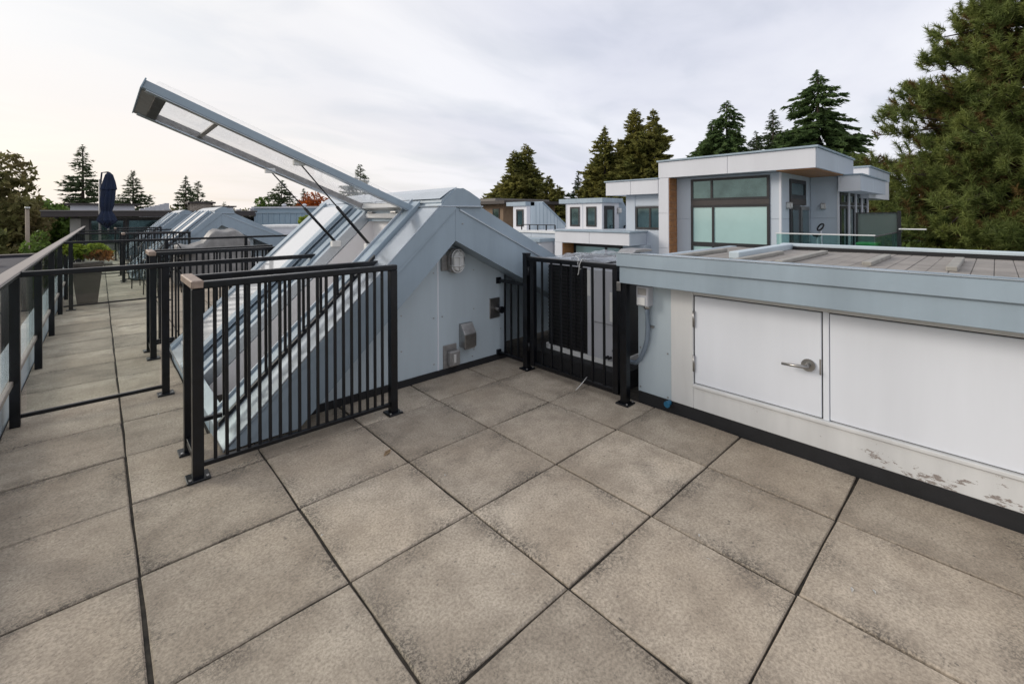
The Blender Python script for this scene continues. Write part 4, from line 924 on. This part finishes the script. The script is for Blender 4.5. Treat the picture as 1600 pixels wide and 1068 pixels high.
# ------------------------------------------------------------------ trees
def trunk_mesh(H, r, lean=(0, 0), n=8):
    return MB().tube([(0, 0, 0), (lean[0] * .3, lean[1] * .3, H * .4), (lean[0], lean[1], H)], r, n, r * .12)
def conifer(kind, x, y, ztop, k, label, group):
    H = ztop - GZ; rng = RNG
    t = thing(kind + '_tree', label, 'tree', (x, y, GZ), group)
    trunk_mesh(H * .985, .022 * H).obj('trunk', 'bark', t, local=True)
    zb = .12 * H; Vs = []
    step = {'fir': .42, 'cedar': .34, 'hemlock': .40}[kind]
    tri = []; ph = rng.uniform(0, 6.28, 4); lx, ly = rng.normal(0, .035, 2)
    z = H * .995
    while z > zb:
        frac = (H - z)
        r = min(k * 1.32 * frac ** .93 + .12, .30 * H)
        if kind == 'hemlock': r = min(k * 1.75 * frac ** .80 + .12, .30 * H)
        if kind == 'cedar': r = min(k * 1.95 * frac ** .78 + .15, .30 * H)
        nb = int(7 + r * (5.2 if kind == 'fir' else 5.5))
        az = rng.uniform(0, 2 * math.pi, nb); ln = r * rng.uniform(.55, 1.14, nb) * (1 + .20 * np.sin(az * 2 + ph[0] + z * .7) + .14 * np.sin(az * 3 + ph[1] - z * 1.3)) * (1 + .18 * math.sin(z * 1.9 + ph[2]))
        ns = np.maximum(4, (ln * (16 if kind == 'fir' else 22)).astype(int))
        b = np.repeat(np.arange(nb), ns); m = len(b)
        s = rng.uniform(.12, 1.0, m) ** .75
        dirx, diry = np.cos(az[b]), np.sin(az[b])
        droop = {'fir': -.10, 'cedar': -.22, 'hemlock': -.16}[kind]; tip = {'fir': .16, 'cedar': .20, 'hemlock': .02}[kind]
        rad = ln[b] * s; zz_ = z + rng.normal(0, .05, m) + ln[b] * (droop * s * 1.6 + tip * s ** 3) + rng.uniform(-.22, .22, nb)[b] * (1 if kind == 'cedar' else .5)
        p = np.stack([dirx * rad + lx * frac * math.sin(z * .5 + ph[3]), diry * rad + ly * frac * math.sin(z * .5 + ph[3]), zz_], 1)
        side = rng.choice([-1, 1], m) * rng.uniform(.2, 1.1, m)
        d = np.stack([dirx * np.cos(side) - diry * np.sin(side), diry * np.cos(side) + dirx * np.sin(side), rng.normal({'fir': -.05, 'cedar': .10, 'hemlock': -.25}[kind], .28, m)], 1)
        L = (.17 + .22 * np.minimum(1, ln[b] / 2.5)) * rng.uniform(.6, 1.25, m)
        wv = np.cross(d, rng.normal(size=(m, 3))); wv /= np.linalg.norm(wv, axis=1)[:, None] + 1e-9
        wd = L * {'fir': .22, 'cedar': .34, 'hemlock': .27}[kind]
        tri.append(np.stack([p - d * L[:, None] * .3 + wv * wd[:, None], p + d * L[:, None], p - d * L[:, None] * .3 - wv * wd[:, None]], 1))
        z -= step * (.55 + .45 * min(1, frac / 6)) * rng.uniform(.8, 1.2)
    V = np.concatenate(tri).reshape(-1, 3)
    o = link('crown', np_mesh('crown', V, np.arange(len(V)).reshape(-1, 3)), {'fir': 'fir', 'cedar': 'cedar', 'hemlock': 'hemlock'}[kind]); o.parent = t
    return t
G1 = 'conifers beyond the walkway roofs'; G2 = 'conifers beyond the court houses'
for a in (('fir', -1.3, 60.6, 8.6, .30, 'tall sparse fir rising behind the folded navy umbrella', G1),
          ('fir', 2.8, 66.3, 6.8, .36, 'pointed fir above the grey ventilation unit', G1),
          ('fir', 7.6, 64.7, 6.3, .33, 'fir with a pointed top behind the brick chimney', G1),
          ('fir', 9.0, 66.1, 5.8, .35, 'slightly lower fir twinned with the one behind the brick chimney', G1),
          ('fir', 14.9, 52.5, 5.4, .50, 'broad dark conifer beside the orange tree', G1),
          ('fir', 22.2, 48.4, 7.4, .42, 'fir tip showing above the open glass hatch', G1),
          ('fir', 14.3, 80.3, 3.6, .5, 'small distant conifer behind the white flue box', G1),
          ('fir', 19.4, 59.2, 4.9, .40, 'narrow dark conifer just behind the orange tree', G1),
          ('cedar', 40.6, 39.6, 10.5, .36, 'tall cedar behind the slanting stair house, taller of a pair', G2),
          ('cedar', 38.8, 39.9, 9.6, .34, 'cedar behind the slanting stair house, shorter of a pair', G2),
          ('cedar', 40.6, 35.6, 6.2, .36, 'low cedar between the two stair houses', G2),
          ('cedar', 39.3, 43.5, 5.8, .5, 'low broad cedar above the brown house', G2),
          ('fir', 44.0, 33.8, 6.9, .33, 'slim fir tip above the stair house with two windows', G2),
          ('cedar', 43.1, 29.1, 11.6, .27, 'narrow cedar at the near edge of the tall cedar clump, by the slim fir', G2),
          ('cedar', 44.0, 25.6, 13.2, .34, 'tallest cedar of the clump above the balcony house', G2),
          ('cedar', 43.6, 23.2, 12.6, .31, 'tall cedar next to the framed house roof in the cedar clump', G2),
          ('hemlock', 43.2, 15.4, 12.0, .38, 'dense green conifer standing alone above the framed house', G2),
          ('hemlock', 43.2, 16.8, 10.3, .38, 'shorter green conifer merging with the one above the framed house', G2),
          ('fir', 50.8, 13.8, 12.1, .40, 'dark fir behind the drooping hemlock', G2),
          ('fir', 48.5, 14.6, 9.7, .40, 'small dark fir low beside the drooping hemlock', G2),
          ('hemlock', 44.8, 8.5, 13.6, .42, 'large drooping hemlock above the corner of the framed house roof', G2),
          ('hemlock', 45.5, 11.0, 9.0, .5, 'leafy conifer low against the drooping hemlock', G2),
          ('cedar', 45.1, 38.1, 5.3, .5, 'low cedar behind the stair house with two windows', G2),
          ('cedar', 42.8, 30.8, 7.0, .4, 'low cedar at the foot of the tall cedar clump', G2),
          ('cedar', 44.4, 28.0, 9.8, .35, 'middling cedar filling the tall cedar clump', G2)):
    conifer(*a)

def pine(x, y, label):
    rng = np.random.default_rng(5)
    t = thing('pine_tree', label, 'tree', (x, y, GZ))
    prof = [(-9, 6.5), (-4, 8.2), (0, 9.0), (4, 8.8), (7, 7.6), (9.5, 6.1), (12.5, 4.1), (15.5, 2.0), (17.5, .5)]
    pz = np.array([a for a, b in prof]); pr = np.array([b for a, b in prof])
    MB().tube([(0, 0, 0), (.3, .2, 9), (.1, .1, 17), (0, 0, 26)], .55, 10, .05).obj('trunk', 'bark', t, local=True)
    limb = MB(); P0 = []; O0 = []; S0 = []
    nb = 560
    for i in range(nb):
        z = -5 + 22.2 * (i + rng.uniform(0, 1)) / nb; az = rng.uniform(0, 2 * math.pi); r = np.interp(z, pz, pr) * rng.uniform(.45, .98)
        up = rng.uniform(-.05, .30) if z > 3 else rng.uniform(-.25, .12)
        d = np.array([math.cos(az), math.sin(az), 0]); perp = np.array([-d[1], d[0], 0])
        base = np.array([0, 0, z - GZ - up * r * .8])
        pts = [base + d * r * s + np.array([0, 0, up * r * s ** 1.6]) + perp * rng.normal(0, .12) * s * r * .4 for s in (0, .5, 1.0)]
        if r > 1.2: limb.tube([Vector(p) for p in pts], .05 + .011 * r, 5, .018, cap=False)
        n = int(7 + r * 3.6)
        for q in range(n):
            s = 1 - (.55 if q % 4 else .85) * rng.uniform(0, 1) ** 1.3
            c = base + d * r * s + np.array([0, 0, up * r * s ** 1.6]) + perp * rng.normal(0, .11) * r * s + np.array([0, 0, rng.normal(.10, .17)])
            S0.append(s); P0.append(c); o = d * .55 + np.array([0, 0, .95]) + rng.normal(0, .3, 3); O0.append(o / np.linalg.norm(o))
    limb.obj('limbs', 'bark', t, local=True)
    P0 = np.array(P0); O0 = np.array(O0)
    def puffs(P, O, nn, ln):
        m = len(P); c = np.repeat(P, nn, 0); o = np.repeat(O, nn, 0); sz = np.repeat(rng.uniform(.7, 1.25, m), nn)
        d = rng.normal(size=(m * nn, 3)); d /= np.linalg.norm(d, axis=1)[:, None]; d = d + o * .75; d /= np.linalg.norm(d, axis=1)[:, None]
        st = c + o * (rng.uniform(-.30, .30, (m * nn, 1)) * sz[:, None])
        L = ln * sz * rng.uniform(.7, 1.15, m * nn)
        w = np.cross(d, rng.normal(size=d.shape)); w /= np.linalg.norm(w, axis=1)[:, None]
        return np.stack([st + w * .021, st + d * L[:, None], st - w * .021], 1).reshape(-1, 3)
    old = (np.array(S0) < .66) & (rng.uniform(size=len(P0)) < .75) | (rng.uniform(size=len(P0)) < .10)
    for nm, mt_, sel, nn, ln in (('crown', 'pine', ~old, 80, .36), ('old_needles', 'pineold', old, 60, .32)):
        V = puffs(P0[sel], O0[sel], nn, ln); o = link(nm, np_mesh(nm, V, np.arange(len(V)).reshape(-1, 3)), mt_); o.parent = t
    return t
pine(36.9, -3.2, 'huge bushy pine with browning inner needles towering beside the framed house')

def broadleaf(x, y, ztop, rad, hgt, mat, label, n=5000, size=.16, clumps=26, group=None, cat='tree', name='broadleaf_tree', base=GZ):
    t = thing(name, label, cat, (x, y, base), group)
    H = ztop - base
    MB().tube([(0, 0, 0), (.1, 0, H * .4), (0, .1, H * .85)], .03 * H * .6 + .05, 8, .04).obj('trunk', 'bark', t, local=True)
    cs, rs = [], []
    for _ in range(clumps):
        d = RNG.normal(size=3); d /= np.linalg.norm(d); q = RNG.uniform(.3, .82)
        cs.append(np.array([0, 0, H - hgt / 2]) + d * q * np.array([rad, rad, hgt / 2])); rs.append(np.array([rad, rad, hgt / 2 * .9]) * RNG.uniform(.20, .38))
    V, F = leaf_cloud(n, cs, rs, size); o = link('crown', np_mesh('crown', V, F), mat); o.parent = t
    return t
broadleaf(17.4, 50.2, 4.2, 2.35, 4.6, 'maple', 'round orange autumn tree beside the broad dark conifer', 5200, .15, 34)
broadleaf(14.0, 56, 4.0, 1.9, 4.5, 'leaf', 'pale green loose tree next to the broad dark conifer', 2600, .18, 20)
broadleaf(-5.6, 43, 6.0, 3.6, 9.0, 'darkleaf', 'dark tree with browning leaves at the edge of the flat-roofed neighbour', 9000, .24, 40)
broadleaf(-3.6, 48, 3.4, 3.0, 6.5, 'leaf', 'lighter green tree behind the utility pole', 5000, .22, 30)
broadleaf(-5.2, 36, 1.2, 2.6, 6.0, 'darkleaf', 'low dark bushy tree beside the utility pole', 6000, .2, 34)
broadleaf(-1.75, 26.2, 1.05, 1.0, 3.4, 'leaf', 'bright green bush at the corner of the brown-eaved house', 3800, .10, 26)
broadleaf(-3.2, 30.5, -.1, 1.3, 3.5, 'darkleaf', 'russet-green bush below the utility pole', 3000, .13, 22)
broadleaf(30, 33, 1.6, 3.2, 7, 'lime', 'light green tree peeping over the lower flat-roofed house', 3600, .2, 24)
broadleaf(37, 1.4, 1.9, 2.6, 7, 'leaf', 'leafy green tree between the framed house and the huge pine', 4200, .2, 26)
broadleaf(42, -8, .6, 3.5, 6, 'russet', 'yellowing shrub glimpsed beneath the huge pine', 3000, .2, 22)
up = thing('utility_pole', 'weathered wooden utility pole among the bushes', 'pole', (-3.12, 36.4, GZ))
MB().tube([(0, 0, 0), (-.06, .04, 10.95)], .13, 10, .09).obj('shaft', 'pole', up, local=True)
MB().tube([(-.05, 0, 10.95), (-.05, 0, 11.05)],   .11, 8).obj('cap', 'lens', up, local=True)
hs = thing('shingled_house', 'brown-shingled gabled house roof among the trees past the utility pole', 'house', (-2.6, 52, GZ))
box('wall', 'taupe', hs, -4.6, .4, 49.5, 56, GZ, -.6); MB().prism([(-5.0, -.62), (.8, -.62), (-2.1, 1.3)], 'y', 49.2, 56.3).obj('roof', 'shingle', hs)
# far woods all round the horizon
n = 1500; az = RNG.uniform(R(-40), R(140), n); dd_ = RNG.uniform(95, 190, n)
cs = np.stack([np.cos(az) * dd_, np.sin(az) * dd_, RNG.uniform(-8, 1.5, n) + dd_ * .004], 1); rs = np.stack([RNG.uniform(2, 5, n)] * 2 + [RNG.uniform(2, 3.4, n)], 1)
V, F = leaf_cloud(60000, cs, rs, .75)
fw = link('distant_woods', np_mesh('distant_woods', V, F), 'darkleaf'); fw['kind'] = 'stuff'; fw['label'] = 'far band of woods along the horizon'; fw['category'] = 'woods'
